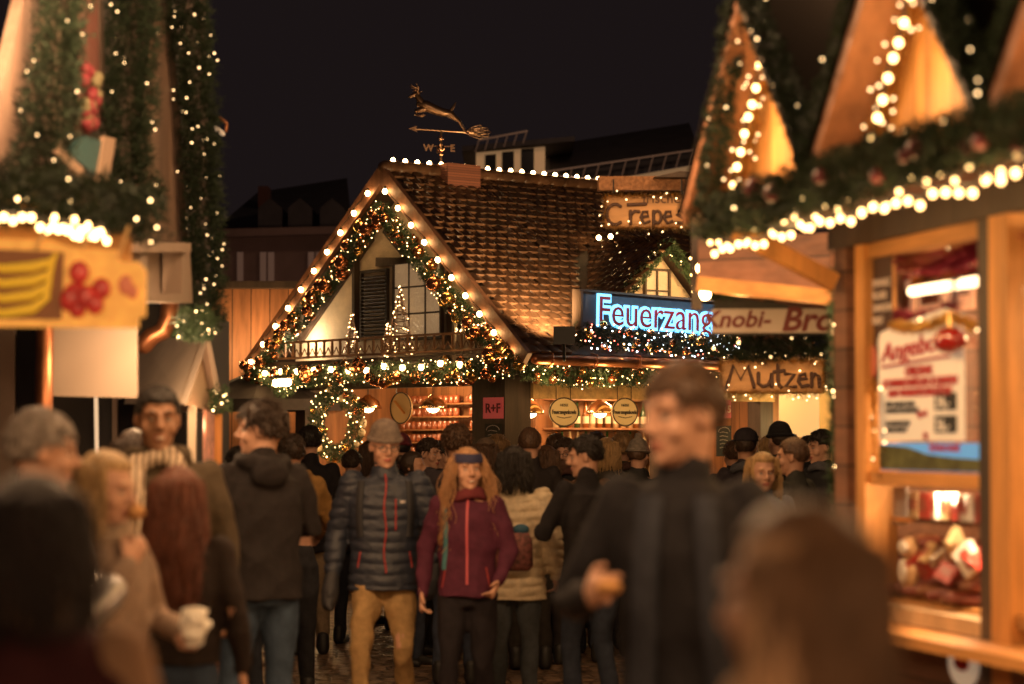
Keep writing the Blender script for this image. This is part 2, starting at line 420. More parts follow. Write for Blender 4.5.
def window_long(x, y0, y1, z0, z1, ny, nz, parent):
    f = MB(); t = .025
    f.box((x, y0, z0), (x+.04, y0+t, z1)); f.box((x, y1-t, z0), (x+.04, y1, z1)); f.box((x, y0+t, z0), (x+.04, y1-t, z0+t)); f.box((x, y0+t, z1-t), (x+.04, y1-t, z1))
    for k in range(1, ny): y = y0+(y1-y0)*k/ny; f.box((x, y-.008, z0+t), (x+.035, y+.008, z1-t))
    for k in range(1, nz): z = z0+(z1-z0)*k/nz; f.box((x+.002, y0+t, z-.008), (x+.033, y1-t, z+.008))
    w_ = f.build('window', M_dark, parent); g_ = MB(); g_.box((x+.003, y0+.01, z0+.01), (x+.012, y1-.01, z1-.01)); g_.build('pane', M_win, w_)
    return w_
window_long(DX+.01, DC-.19, DC+.19, 3.1, 3.58, 2, 2, hut)
mb = MB(); mb.beam((DX+.02, DC, 3.64), (DX+.02, DC, 3.84), .05, .03); mb.beam((DX+.022, DC-.44, 3.1), (DX+.022, DC+.44, 3.1), .05, .03); mb.build('timber_frame', M_dark, hut)
# bargeboards of the main gable
for a, s_ in ((LF, -1), (RF, 1)):
    mb = MB(); d = (a-AP).normalized(); q = V((-d.z, 0, d.x)); q = q if q.z < 0 else -q
    a2 = a+d*.12; mb.prism([AP+V((0, -.04, .07)), a2+V((0, -.04, .07)), a2+q*.17+V((0, -.04, .07)), AP+V((0, -.04, -.15))], (0, .06, 0)); mb.build('bargeboard', M_board, hut)
# soffit strip behind, plaster gable wall, timbers
mb = MB(); y = WY0; a = V((WX0, y, roof_z(WX0)-.12)); c = V((WX1, y, roof_z(WX1)-.12)); t_ = V((AP.x, y, AP.z-.1))
mb.prism([V((WX0, y, 2.42)), V((WX1, y, 2.42)), c, t_, a], (0, .1, 0)); mb.build('gable_wall', M_plaster, hut)
mb = MB(); yy = WY0-.012
def lp(px, py, yv=WY0-.012): return hit(HM, px, py, 1, yv)
mb.beam(lp(377, 262), lp(455, 262), .04, .1); mb.beam(lp(300, 340), lp(372, 236), .05, .12); mb.beam(lp(386, 228), lp(480, 345), .05, .12)
mb.beam(lp(357, 262, WY0-.02), lp(357, 342, WY0-.02), .05, .11, (0, 1, 0)); mb.beam(lp(449, 262, WY0-.02), lp(449, 345, WY0-.02), .05, .1, (0, 1, 0))
mb.build('timber_frame', M_dark, hut)
mb = MB(); p0 = lp(363, 271); p1 = lp(390, 339); x0, x1, z1, z0 = p0.x, p1.x, p0.z, p1.z
y0 = WY0-.06
for (a, c) in (((x0, z0), (x0+.03, z1)), ((x1-.03, z0), (x1, z1)), ((x0+.03, z0), (x1-.03, z0+.03)), ((x0+.03, z1-.03), (x1-.03, z1))): mb.box((a[0], y0, a[1]), (c[0], y0+.04, c[1]))
for k in range(17):
    z = z0+.05+(z1-z0-.09)*k/17; mb.beam((x0+.03, y0+.02, z), (x1-.03, y0+.02, z), .035, .012, (0, -.5, 1))
mb.build('shutter', wood('shutter_slats', (.035, .025, .02), 'x'), hut)
p0 = lp(395, 262); p1 = lp(444, 339); x0, x1, z1, z0 = p0.x, p1.x, p0.z, p1.z
f = MB(); y0 = WY0-.05; t = .035
f.box((x0, y0, z0), (x0+t, y0+.05, z1)); f.box((x1-t, y0, z0), (x1, y0+.05, z1)); f.box((x0+t, y0, z0), (x1-t, y0+.05, z0+t)); f.box((x0+t, y0, z1-t), (x1-t, y0+.05, z1))
for k in (1, 2): x = x0+(x1-x0)*k/3; f.box((x-.012, y0+.005, z0+t), (x+.012, y0+.045, z1-t))
for k in (1, 2): z = z0+(z1-z0)*k/3; f.box((x0+t, y0+.008, z-.01), (x1-t, y0+.042, z+.01))
w_ = f.build('window', M_dark, hut); g_ = MB(); g_.box((x0+.01, y0+.012, z0+.01), (x1-.01, y0+.03, z1-.01)); g_.build('pane', M_win, w_)
# balcony
mb = MB(); bz0, bz1 = 2.66, 2.84; by = -.02; bx0, bx1 = -4.6, -.5
mb.beam((bx0, by, bz1), (bx1, by, bz1), .03, .025); mb.beam((bx0, by, bz0), (bx1, by, bz0), .03, .025)
n = 26
for k in range(n+1):
    x = bx0+(bx1-bx0)*k/n; mb.beam((x, by, bz0), (x, by, bz1), .022, .022)
    if k < n: mb.tube([(x+.03, by, bz0+.03), (x+.08, by, bz0+.1), (x+.13, by, bz0+.03)], .007, 5, caps=False)
mb.build('balcony_railing', wood('rail_wood', (.2, .1, .05), 'x'), hut)
mb = MB(); mb.box((-4.75, -.05, 2.56), (-.35, WY0, 2.62)); mb.build('balcony_floor', M_darkx, hut)
mb = MB(); mb.box((-5.0, -.06, 2.43), (-.1, .02, 2.555)); mb.build('front_beam', M_darkx, hut)
# posts, lintels, walls, counters
M_gap = wood('hut_inner_wood', (.3, .13, .05), 'z', planks=.14)
for (x0, x1, y0, y1) in ((WX0, WX0+.2, WY0, WY0+.2), (-1.27, WX1, WY0+.002, WY0+.35), (WX1-.18, WX1-.003, 2.55, 2.75), (WX1-.2, WX1, WY1-.2, WY1)):
    mb = MB(); mb.box((x0, y0, 0), (x1, y1, 2.45)); mb.build('post', M_dark, hut)
mb = MB(); mb.box((WX0+.2, WY0+.01, 2.3), (-1.27, WY0+.16, 2.45)); mb.build('lintel', M_dark, hut)
mb = MB(); mb.box((WX1-.12, WY0+.36, 2.16), (WX1+.03, 2.55, 2.33)); mb.box((WX1-.1, 2.75, 2.16), (WX1+.03, WY1, 2.33)); mb.build('fascia', M_yellow, hut)
mb = MB(); mb.box((WX1-.15, WY0+.35, 2.335), (WX1, WY1, 2.6)); mb.build('eave_wall', M_darkx, hut)
mb = MB(); mb.box((WX0, WY1, 0), (WX1, WY1+.1, 2.6)); mb.box((WX0-.01, WY0+.2, 0), (WX0+.08, WY1, 2.6)); mb.build('rear_wall', M_gap, hut)
mb = MB(); mb.box((WX0+.2, WY0-.05, 0), (-1.27, WY0+.12, 1.02)); mb.box((WX1-.12, WY0+.36, 0), (WX1+.05, 2.55, 1.02)); mb.box((WX1-.12, 2.75, 0), (WX1+.05, WY1, 1.02)); mb.build('counter_front', wood('counter_wood', (.25, .12, .06), 'z', planks=.12), hut)
mb = MB(); mb.box((WX0+.2, WY0-.25, 1.02), (-1.27, WY0+.35, 1.07)); mb.box((WX1-.4, WY0+.36, 1.021), (WX1+.25, WY1-.21, 1.071)); mb.build('counter_top', M_yellow, hut)
mb = MB(); mb.box((WX0+.09, WY0+.2, 2.46), (WX1-.16, WY1, 2.5)); mb.build('ceiling_board', M_gap, hut)
# inside: two shelf walls
mb = MB(); mb.box((WX0+.1, 1.75, 0), (-1.9, 1.8, 2.45)); mb.box((-1.95, 1.8, 0), (-1.9, WY1, 2.45)); mb.build('inner_wall', M_gap, hut)
M_shelf = wood('shelf_wood', (.3, .14, .06), 'x')
# mugs on shelves behind the gable counter
mug = MB(); mug.lathe([(0, 0), (.036, 0), (.04, .02), (.04, .085), (.036, .09), (.034, .02), (0, .015)], n=12); mug.tube([(.038, 0, .07), (.062, 0, .06), (.062, 0, .03), (.038, 0, .02)], .006, 6, caps=False)
M_mug = mat('glazed_mug', (.3, .09, .04), .15, coat=.8)
mugm = mug.mesh('mug', M_mug, True); k_ = 0
for j in range(7):
    z = 1.25+j*.15
    mb = MB(); mb.box((-4.3, 1.58, z-.015), (-2.0, 1.75, z)); mb.build('shelf', M_shelf, hut)
    for i in range(22):
        x = -4.25+i*.102
        if -3.17 < x < -3.02: continue
        o = link('mug', mugm); o.matrix_world = HM @ T(x+rng.uniform(-.006, .006), 1.66+rng.uniform(-.01, .01), z) @ RZ(rng.uniform(0, 6)); o.scale = (1, 1, 1.05)
        tag(o, 'brown glazed mug standing in the rows of mugs on the shelves behind the gable counter', 'mug', 'mugs on the hut shelves')
# bottles along the other shelf wall
M_bot = [mat('amber_bottle', (.3, .1, .02), .1, coat=1.), mat('green_bottle', (.03, .09, .03), .1, coat=1.), mat('pale_bottle', (.6, .45, .25), .12, coat=1.)]
bt = []
for m_ in M_bot:
    b_ = MB(); b_.lathe([(0, 0), (.036, 0), (.037, .16), (.03, .2), (.014, .235), (.013, .29), (.0, .291)], n=12); b_.mi = 1; b_.lathe([(.0375, .05), (.0375, .13)], n=12); bt.append(b_.mesh('bottle', [m_, mat('bottle_label', (.7, .6, .4), .7)], True))
for j in range(4):
    z = 1.2+j*.33
    mb = MB(); mb.box((-1.9, 1.85, z-.02), (-1.7, WY1-.1, z)); mb.build('shelf', M_shelf, hut)
    for i in range(20):
        k = rng.choice((0, 1, 2, 2)); o = link('bottle', bt[k]); o.matrix_world = HM @ T(-1.8, 1.95+i*.112+rng.uniform(-.015, .015), z) @ RZ(rng.uniform(0, 6))
        tag(o, ['amber bottle with a pale label on the shelves behind the long counter', 'dark green bottle with a pale label on the shelves behind the long counter', 'pale bottle with a label on the shelves behind the long counter'][k], 'bottle', ['amber bottles on the hut shelves', 'green bottles on the hut shelves', 'pale bottles on the hut shelves'][k])
# pendants
pend_l = ['chrome pendant lamp above the wreath end of the gable counter', 'chrome pendant lamp right of the round sign over the gable counter', 'chrome pendant lamp left of the oval sign over the long counter', 'chrome pendant lamp between the two oval signs over the long counter', 'tilted white lamp shade just behind the corner post of the hut']
for k, (px, py, ax, v) in enumerate(((368, 406, 1, .7), (433, 406, 1, .7), (530, 411, 0, -1.0), (600, 411, 0, -1.0), (497, 409, 0, -1.25))):
    p = hit(HM, px, py, ax, v); t = thing('pendant_lamp', pend_l[k], 'pendant lamp', HM @ T(*p), 'pendant lamps in the timber hut')
    mb = MB(); mb.lathe([(.02, .13), (.035, .12), (.06, .1), (.12, .06), (.15, 0), (.16, -.03), (.155, -.03), (.145, 0), (.11, .055), (.05, .09), (0, .1)], n=24); mb.build('lamp_shade', M_chrome, t, True)
    mb = MB(); mb.tube([(0, 0, .12), (0, 0, 2.46-p.z)], .006, 6, caps=False); mb.build('cord', M_wire, t)
    mb = MB(); mb.ball((0, 0, -.025), (.07, .07, .05), 12, 8); mb.build('bulb', emis('pendant_glow', (1., .7, .36), 26), t, True)
    lamp('pendant_light', (0, 0, -.09), 12, (1, .6, .28), .05, t)
lamp('counter_light', (-3, 1.1, 2.35), 50, (1, .58, .25), .1, hut); lamp('counter_light', (-1.3, 2.6, 2.35), 55, (1, .6, .28), .1, hut)
lamp('counter_light', (-1.3, 1.2, 2.3), 48, (1, .6, .28), .1, hut)
# gutter
t = thing('gutter', 'long copper rain gutter under the tiles on the long side of the hut', 'gutter', HM)
mb = MB(); mb.tube([(.07, .12, 2.54), (.07, 4.3, 2.52)], .055, 12); mb.build('channel', M_copperpipe, t, True)
for k in range(7):
    mb = MB(); y = .3+k*.6; mb.tube([(.0, y, 2.62), (.13, y, 2.6), (.14, y, 2.5), (.07, y, 2.46), (0, y, 2.47)], .008, 6, caps=False); mb.build('bracket', M_copperpipe, t)
# roof ridge lights, bargeboard lights
W = lambda x, y, z: HM @ V((x, y, z))
ridge = light_string('light_string', 'row of warm bulbs standing along the tiled ridge of the hut', [W(AP.x, .05, AP.z+.12), W(AP.x, 4.2, AP.z+.12)], 25, .026, 'light strings on the hut', up=True)
def barge_pts(a, off, y=-.085):
    d = (a-AP).normalized(); q = V((-d.z, 0, d.x)); q = q if q.z < 0 else -q
    return [HM @ (AP+d*.12+q*off+V((0, y, 0))), HM @ (a+d*.02+q*off+V((0, y, 0)))]
light_string('light_string', 'warm bulbs down the left bargeboard of the hut gable', barge_pts(LF, .09), 10, .028, 'light strings on the hut')
light_string('light_string', 'warm bulbs down the right bargeboard of the hut gable', barge_pts(RF, .09), 10, .028, 'light strings on the hut')
for s_, a in ((0, LF), (1, RF)):
    p0, p1 = barge_pts(a, .09, -.16)
    for k in range(10): lamp('bargeboard_light', p0.lerp(p1, (k+.5)/10), .42, WARM, .03)
light_string('light_string', 'short run of bulbs on the ridge of the small cross gable', [W(-1.45, DC, DZ+.12), W(-1.05, DC, DZ+.12)], 2, .026, 'light strings on the hut', up=True)
mb_l = 'big warm bulbs hanging in the garland below the balcony of the hut'
light_string('light_string', mb_l, [W(-4.6, -.2, 2.5), W(-.6, -.2, 2.5)], 12, .03, 'light strings on the hut', jitter=.02)
for k in range(5): lamp('balcony_garland_light', W(-4.3+k*.85, -.32, 2.46), 2.0, WARM, .05)
# garlands
for s_, a, lb in ((0, LF, 'fir garland with copper baubles down the left slope of the hut gable'), (1, RF, 'fir garland with copper baubles down the right slope of the hut gable')):
    d = (a-AP).normalized(); q = V((-d.z, 0, d.x)); q = q if q.z < 0 else -q
    garland('garland', lb, [HM @ (AP+d*.25+q*.34+V((0, -.02, 0))), HM @ (AP+d*1.7+q*.33+V((0, -.02, 0))), HM @ (a+d*(-.05)+q*.2+V((0, -.05, 0)))], .105, 1400, 45, 12, 'garlands on the hut', bsize=.075, seed=20+s_, lr=.0058)
garland('garland', 'thick fir garland of copper baubles along the front beam below the balcony', [W(-4.95, -.12, 2.5), W(-4.2, -.14, 2.43), W(-2.5, -.14, 2.46), W(-1, -.14, 2.43), W(.05, -.12, 2.48)], .12, 1200, 45, 14, 'garlands on the hut', bsize=.06, seed=25, lr=.0058)
garland('garland', 'fir garland hanging below the copper gutter of the hut', [W(-.1, .1, 2.42), W(-.12, .9, 2.36), W(-.12, 1.8, 2.4), W(-.12, 2.9, 2.34), W(-.12, 4.1, 2.38)], .1, 1100, 30, 11, 'garlands on the hut', bsize=.05, seed=26, lr=.0058)
sg = [W(.1, .68, 2.82), W(.16, 1.5, 2.76), W(.16, 2.3, 2.74), W(.1, 2.9, 2.76)]
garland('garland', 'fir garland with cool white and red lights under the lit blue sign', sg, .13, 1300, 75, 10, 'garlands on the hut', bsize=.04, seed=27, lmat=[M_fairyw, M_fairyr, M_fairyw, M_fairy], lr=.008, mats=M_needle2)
garland('garland', 'thin fir garland on the left edge of the small cross gable', [W(DX+.2, DC, DZ-.02), W(DX+.2, DC-.85, 3.05)], .07, 900, 16, 0, 'garlands on the hut', seed=28)
garland('garland', 'thin fir garland on the right edge of the small cross gable', [W(DX+.2, DC, DZ-.02), W(DX+.2, DC+.85, 3.05)], .06, 900, 14, 0, 'garlands on the hut', seed=29)
for k in range(5): lamp('eave_garland_light', W(.12, .3+k*.8, 2.3), 10, WARM, .05)  # added lamps brightening the oval signs and crowd, beyond the garland's own lights
for k in (-1, 1): lamp('cross_gable_light', W(DX+.6, DC+k*.3, 3.5), 22, WARM, .04)
# wreath
pc = hit(HM, 336, 424, 1, .1); t_pts = [HM @ (pc+V((.4*math.cos(a), 0, .34*math.sin(a)))) for a in [2*math.pi*k/18 for k in range(19)]]
garland('wreath', 'oval fir wreath with white flowers and lights hanging in the gable opening', t_pts, .1, 1300, 42, 14, None, bsize=.042, seed=31, lr=.008, bmats=[mat('white_flower', (.75, .62, .4), .5), M_gold, M_copper], cat='wreath')
for dx_, dz_ in ((-.45, .2), (.45, -.1), (0, -.4)): lamp('wreath_light', HM @ (pc+V((dx_, -.3, dz_))), 2.2, WARM, .04)  # added lamps in front that brighten the wreath
# weather vane + chimney
ch = thing('chimney', 'small brick chimney on the ridge of the hut', 'chimney', HM @ T(AP.x, .86, 0))
mb = MB(); mb.box((-.18, -.12, 4.35), (.2, .34, 4.79)); c_ = mb.build('brick_stack', mat('chimney_brick', (.3, .1, .06), .85, bump='noise', bs=.4, vscale=10, var=.35), ch)
nt = MATS['chimney_brick'].node_tree; bk = nt.nodes.new('ShaderNodeTexBrick'); bk.inputs['Scale'].default_value = 9; bk.inputs['Color1'].default_value = (.33, .12, .07, 1); bk.inputs['Color2'].default_value = (.22, .08, .05, 1); bk.inputs['Mortar'].default_value = (.06, .045, .04, 1)
mp = nt.nodes.new('ShaderNodeMapping'); mp.inputs['Rotation'].default_value = (R(90), 0, 0); tcx = nt.nodes.new('ShaderNodeTexCoord'); nt.links.new(tcx.outputs['Object'], mp.inputs[0]); nt.links.new(mp.outputs[0], bk.inputs[0]); nt.links.new(bk.outputs[0], nt.nodes['Principled BSDF'].inputs['Base Color'])
vp = at(441, 176, 26.95); v_ = thing('weather_vane', 'bronze weather vane with a leaping stag above the hut ridge', 'weather vane', Matrix.Translation(vp) @ RZ(R(8)))
z0 = 0; K = 26.95/FPX
def vxy(px, py, y=0): return V(((px-441)*K, y, (176-py)*K))
mb = MB(); mb.tube([(0, 0, -.1), (0, 0, 46*K)], .012, 8); mb.build('pole', M_metal, v_)
mb = MB(); mb.ball(vxy(441, 148), .045, 14, 9); mb.ball(vxy(441, 138), .03, 12, 8); mb.ball(vxy(441, 154), .025, 12, 8); mb.build('ball', mat('polished_copper', (.8, .45, .3), .12, metal=1.), v_, True)
mb = MB(); mb.tube([vxy(429, 146), vxy(453, 146)], .007, 6); mb.tube([V((0, -.14, 30*K)), V((0, .14, 30*K))], .007, 6); mb.build('compass_arms', M_metal, v_)
for ch_, x, y_ in (('E', 452, 0), ('W', 425, 0)): text('compass_letter', ch_, .11, M_metal, T((x-441)*K-.02, 0, (176-151)*K), v_, .006, offset=.003)
for ch_, y_ in (('N', .16), ('S', -.16)): text('compass_letter', ch_, .12, M_metal, T(-.03, y_, (176-151)*K) @ RZ(R(60)), v_, .006, offset=.003)
mb = MB(); mb.tube([vxy(412, 129), vxy(474, 132)], .011, 8); mb.prism([vxy(408, 128.7, -.01), vxy(417, 126, -.01), vxy(415, 129, -.01), vxy(417, 132, -.01)], (0, .02, 0)); mb.build('arrow', M_metal, v_)
mb = MB()
for k in range(5):
    a = R(-50+k*25); pts = []
    for q in range(13):
        t = q/12*2*math.pi; rx = .13; pts.append(vxy(466, 131)+V((rx*(1-math.cos(t))*math.cos(a)*1.1, .01*(k-2), .2*rx*math.sin(t)+rx*(1-math.cos(t))*math.sin(a)*.35)))
    mb.tube(pts, .006, 5, caps=False)
mb.build('scroll_tail', M_metal, v_, True)
st = MB()    # leaping stag
st.tube([vxy(419, 104), vxy(425, 105), vxy(434, 109), vxy(443, 112), vxy(450, 113)], [.045, .075, .07, .06, .055], 10, flat=.8)
st.tube([vxy(423, 105), vxy(419, 99), vxy(416, 94.5)], [.055, .035, .03], 8); st.tube([vxy(417.5, 93.5), vxy(413, 95), vxy(409, 97)], [.03, .025, .013], 8)
for s_, dx in ((-.025, 0), (.025, 2)):
    st.tube([vxy(424+dx, 109, s_), vxy(415+dx, 111, s_), vxy(414+dx, 115, s_), vxy(420+dx, 116, s_), vxy(423+dx, 114.5, s_)], [.03, .02, .012, .01, .008], 7)
    st.tube([vxy(449, 113, s_), vxy(455+dx, 118, s_), vxy(459+dx, 121, s_), vxy(463+dx, 128, s_), vxy(464+dx, 131, s_)], [.045, .028, .014, .011, .009], 7)
    st.tube([vxy(417, 93, s_*.5), vxy(418, 88, s_*2), vxy(415, 84, s_*3)], [.009, .008, .005], 6); st.tube([vxy(418, 88.5, s_*2), vxy(412, 87, s_*2.4), vxy(410, 85, s_*2.6)], [.007, .006, .004], 6); st.tube([vxy(417.5, 90.5, s_*1.5), vxy(412.5, 90.5, s_*1.8)], [.006, .004], 6)
    st.tube([vxy(418, 93.5, s_*.7), vxy(421, 91.5, s_*1.6)], [.01, .004], 6)
st.tube([vxy(450, 111), vxy(454, 105), vxy(456, 101.5)], [.02, .014, .005], 7)
st.build('stag', M_metal, v_, True)
sp = bpy.data.lights.new('roof_floodlight', 'SPOT'); sp.energy = 330; sp.color = (1, .62, .28); sp.spot_size = R(95); sp.spot_blend = .8; sp.shadow_soft_size = .06
# floodlight on the eave
fp = HM @ V((.25, .35, 2.78)); t = thing('floodlight', 'small black floodlight at the foot of the hut roof beside the bargeboard', 'floodlight', Matrix.Translation(fp))
mb = MB(); mb.box((-.1, -.06, -.08), (.1, .06, .08)); mb.box((-.11, -.075, -.09), (.11, -.062, .09)); mb.build('housing', M_black, t); mb = MB(); mb.tube([(0, 0, -.08), (0, 0, -.25)], .015, 8); mb.build('bracket', M_black, t)
so = link('roof_floodlight', sp, t); tgt = HM @ V((-1.6, .9, 3.7)); so.location = V((0, 0, .12)); so.rotation_euler = (tgt-fp).to_track_quat('-Z', 'Y').to_euler()
lamp('balcony_lamp_light', HM @ V((-4.2, .12, 2.85)), 16, (1, .72, .42), .05)
# balcony ornaments: wire cone trees and reindeer
def fl1(t, p): b_ = link('fairy_light', FM[M_fairy.name], t); b_.location = V(p); b_.scale = (.0065,)*3
def cone_tree(label, M, h, r, seed, n=48):
    rg = random.Random(seed); t = thing('wire_cone_tree', label, 'ornament', M, 'wire ornaments on the balcony'); mb = MB()
    pts = [V((r*(1-k/140)*math.cos(k*.45), r*(1-k/140)*math.sin(k*.45), h*k/140)) for k in range(141)]; mb.tube(pts, .006, 5, caps=False)
    for k in range(6): a = k*math.pi/3; mb.tube([(r*math.cos(a), r*math.sin(a), 0), (0, 0, h)], .005, 5, caps=False)
    mb.build('wire_cone', M_metal, t)
    for k in range(n): u = rg.random()**1.4; a = rg.uniform(0, 6.3); rr = r*(1-u)+.01; fl1(t, (rr*math.cos(a), rr*math.sin(a), h*u))
def bal(px, d=.12): p = hit(HM, px, 340, 1, d); return HM @ T(p.x, d, 2.63)
cone_tree('tall lit wire cone tree before the grid window on the balcony', bal(400, .18), .78, .17, 1)
cone_tree('small lit wire cone tree left of the shutter on the balcony', bal(352), .52, .1, 2, 26)
cone_tree('slim lit wire cone tree left of the tall one on the balcony', bal(388, .1), .4, .09, 4, 20)
t = thing('wire_reindeer', 'lit white wire reindeer at the right end of the balcony', 'ornament', bal(466, .12), 'wire ornaments on the balcony'); mb = MB()
for s_ in (-.05, .05):
    mb.tube([(-.14, s_, 0), (-.12, s_, .22), (-.14, s_, .34), (.1, s_, .33), (.15, s_, .2), (.14, s_, 0)], .012, 6); mb.tube([(.06, s_, 0), (.08, s_, .2), (.1, s_, .33)], .01, 6); mb.tube([(-.1, s_, .3), (-.2, s_, .48), (-.28, s_, .44)], .012, 6)
    mb.tube([(-.2, s_, .48), (-.17, s_*2, .58), (-.22, s_*3, .66)], .007, 6); mb.tube([(-.18, s_*2, .56), (-.11, s_*3, .62)], .006, 6)
mb.build('wire_body', mat('white_wire', (.8, .7, .55), .4), t)
for k in range(40): fl1(t, (rng.uniform(-.15, .14), rng.choice((-.06, .06)), rng.uniform(.22, .36)))
# lit blue sign with red letters
SM = HM @ T(.06, .72, 2.88) @ Matrix(((0, -1, 0, 0), (1, 0, 0, 0), (0, 0, 1, 0), (0, 0, 0, 1))) @ Matrix.Rotation(R(1.3), 4, 'Y')
t = thing('lit_sign', 'long dark sign board with glowing blue and red lettering above the long counter', 'sign', SM)
mb = MB(); mb.box((0, -.02, .0), (2.2, .06, .37)); mb.build('sign_board', mat('slate_board', (.1, .09, .1), .6, var=.2), t)
mb = MB(); mb.box((-.03, -.05, -.03), (.0, .09, .4)); mb.box((-.05, -.05, .372), (2.2, .02, .395)); mb.build('sign_frame', M_dark, t)
M_halo = emis('blue_white_halo', (.16, .58, 1.), 3.6)
word = 'Feuerzange'
text('letter_halo', word, .43, M_halo, T(.2, -.028, .045), t, .003, offset=.027, xs=.93)
text('lettering', word, .43, mat('red_letter', (.3, .02, .03), .4, emit=(.8, .04, .06), es=.1), T(.2, -.045, .045), t, .008, offset=-.002, xs=.93)
al = bpy.data.lights.new('sign_backlight', 'AREA'); al.shape = 'RECTANGLE'; al.size = 2.0; al.size_y = .1; al.energy = 7; al.color = (.35, .72, 1.); ao = link('sign_backlight', al, t); ao.location = (1.1, -.16, .45); ao.rotation_euler = (R(-20), 0, 0)
# oval hanging signs
for k, (px, py, ww, lb) in enumerate(((564, 412, .4, 'cream oval drink sign hanging over the long counter'), (625, 412, .36, 'second oval drink sign, partly behind the tall man\'s head'), (401, 408, .38, 'round yellow sign in the gable opening between two pendants'))):
    ax, vv = (0, -.66) if k < 2 else (1, .3)
    p = hit(HM, px, py, ax, vv); M_ = HM @ T(*p)
    if k < 2: M_ = M_ @ Matrix(((0, -1, 0, 0), (1, 0, 0, 0), (0, 0, 1, 0), (0, 0, 0, 1)))
    t = thing('oval_sign', lb, 'sign', M_, 'hanging oval signs'); mb = MB(); n = 32; rz = .15 if k < 2 else .17
    mb.prism([V((ww/2*math.cos(a), 0, rz*math.sin(a))) for a in [2*math.pi*q/n for q in range(n)]], (0, .02, 0)); mb.build('sign_board', mat('cream_sign', (.75, .6, .33), .6) if k < 2 else mat('honey_sign', (.75, .48, .2), .5), t)
    mb = MB(); mb.tube([V((ww/2*math.cos(a), -.004, rz*math.sin(a))) for a in [2*math.pi*q/n for q in range(n+1)]], .008, 6, caps=False); mb.build('rim', M_dark, t)
    mb = MB(); mb.tube([(-.1, .01, rz*.8), (-.1, .01, rz+.12)], .004, 5); mb.tube([(.1, .01, rz*.8), (.1, .01, rz+.12)], .004, 5); mb.build('chain', M_wire, t)
    M_ink = mat('dark_ink', (.03, .02, .015), .6)
    if k < 2:
        text('lettering', 'Feuerzangenbowle', .062, M_ink, T(0, -.004, -.02), t, .002, offset=.0016, align='CENTER', xs=.72)
        text('lettering', 'HEISSE', .04, M_ink, T(0, -.004, .06), t, .002, align='CENTER'); mb = MB(); mb.tube([(-.1, -.005, -.05), (0, -.005, -.065), (.1, -.005, -.05)], .004, 5); mb.build('flourish', M_ink, t)
    else:
        mb = MB(); mb.beam((-.1, -.005, .08), (.08, -.005, -.06), .012, .05, (0, 1, 0)); mb.build('painted_mug', mat('sign_orange', (.8, .35, .08), .5), t)
# red number signs and chalk boards
def small_sign(px, py, wpx, hpx, ax, vv, txt, lb, m_, tm, cat='sign', size=.1, name='number_sign'):
    p = hit(HM, px, py, ax, vv); M_ = HM @ T(*p)
    if ax == 0: M_ = M_ @ Matrix(((0, -1, 0, 0), (1, 0, 0, 0), (0, 0, 1, 0), (0, 0, 0, 1)))
    K_ = 24.5/FPX; f_ = 1/.63 if ax == 1 else 1/.78
    w2, h2 = wpx*K_*f_/2, hpx*K_/2; t = thing(name, lb, cat, M_); mb = MB(); mb.box((-w2, 0, -h2), (w2, .015, h2)); mb.build('sign_board', m_, t)
    if txt: text('lettering', txt, size, tm, T(0, -.004, -size*.35), t, .002, offset=.003, align='CENTER', xs=1.1)
    return t, w2, h2
M_redsign = mat('red_sign', (.55, .1, .1), .5, emit=(1, .12, .1), es=.12); M_cream = mat('cream_ink', (.85, .7, .5), .5)
small_sign(493, 408, 21, 22, 1, .345, 'R+F', 'red sign with pale lettering on the corner post of the hut', M_redsign, mat('dark_red_ink', (.12, .01, .01), .5), size=.14)
small_sign(724, 409, 17, 20, 0, -.66, '4,15', 'red price sign reading 15 under the hand painted wooden sign', M_redsign, M_cream, size=.11)
for px, py, ax, vv, lb in ((493, 440, 1, .345, 'arched chalk board below the red sign on the corner post'), (724, 441, 0, -.66, 'arched chalk board below the red price sign')):
    t, w2, h2 = small_sign(px, py, 17, 34, ax, vv, '', lb, mat('chalk_black', (.02, .02, .02), .7), None, 'chalk board', name='chalk_board')
    mb = MB()
    for k in range(5): z = h2*.55-k*h2*.25; mb.tube([(-w2*.6, -.003, z), (-w2*.2, -.003, z+.008), (w2*.5, -.003, z-.004)], .003, 5)
    mb.tube([(w2*.8*math.cos(a), -.003, h2*.6+.05*math.sin(a)) for a in [math.pi*q/10 for q in range(11)]], .004, 5); mb.build('chalk_writing', mat('chalk', (.5, .45, .4), .8), t)

# ================================================================== town houses far behind (dark)
M_fac = mat('dim_facade', (.16, .1, .085), .9, var=.2, vscale=1.2); M_slate = mat('dark_slate_roof', (.035, .028, .03), .8, var=.3, vscale=3, bump='noise', bs=.5)
M_dimwin = emis('dim_lit_window', (.45, .28, .2), .16); M_dw = mat('dark_window', (.02, .018, .02), .15)
def px_poly(pts, Y): return [at(x, y, Y) for x, y in pts]
lb_ = thing('town_house', 'dark town house with a mansard roof far behind the left side of the hut', 'house', at(280, 442, 48)*1.0)
mb = MB(); mb.prism(px_poly([(215, 440), (350, 440), (350, 232), (215, 236)], 48), (0, 8, 0)); mb.build('wall', M_fac, lb_, world=True)
mb = MB(); mb.prism(px_poly([(212, 237), (352, 233), (350, 226), (215, 229)], 47.6), (0, .4, 0)); mb.build('cornice', M_fac, lb_, world=True)
mb = MB(); a = px_poly([(213, 230), (352, 227)], 47.9); c = px_poly([(258, 192), (347, 178)], 52); mb.prism([a[0], a[1], c[1], c[0]], (0, .3, -.3)); mb.build('roof', M_slate, lb_, world=True)
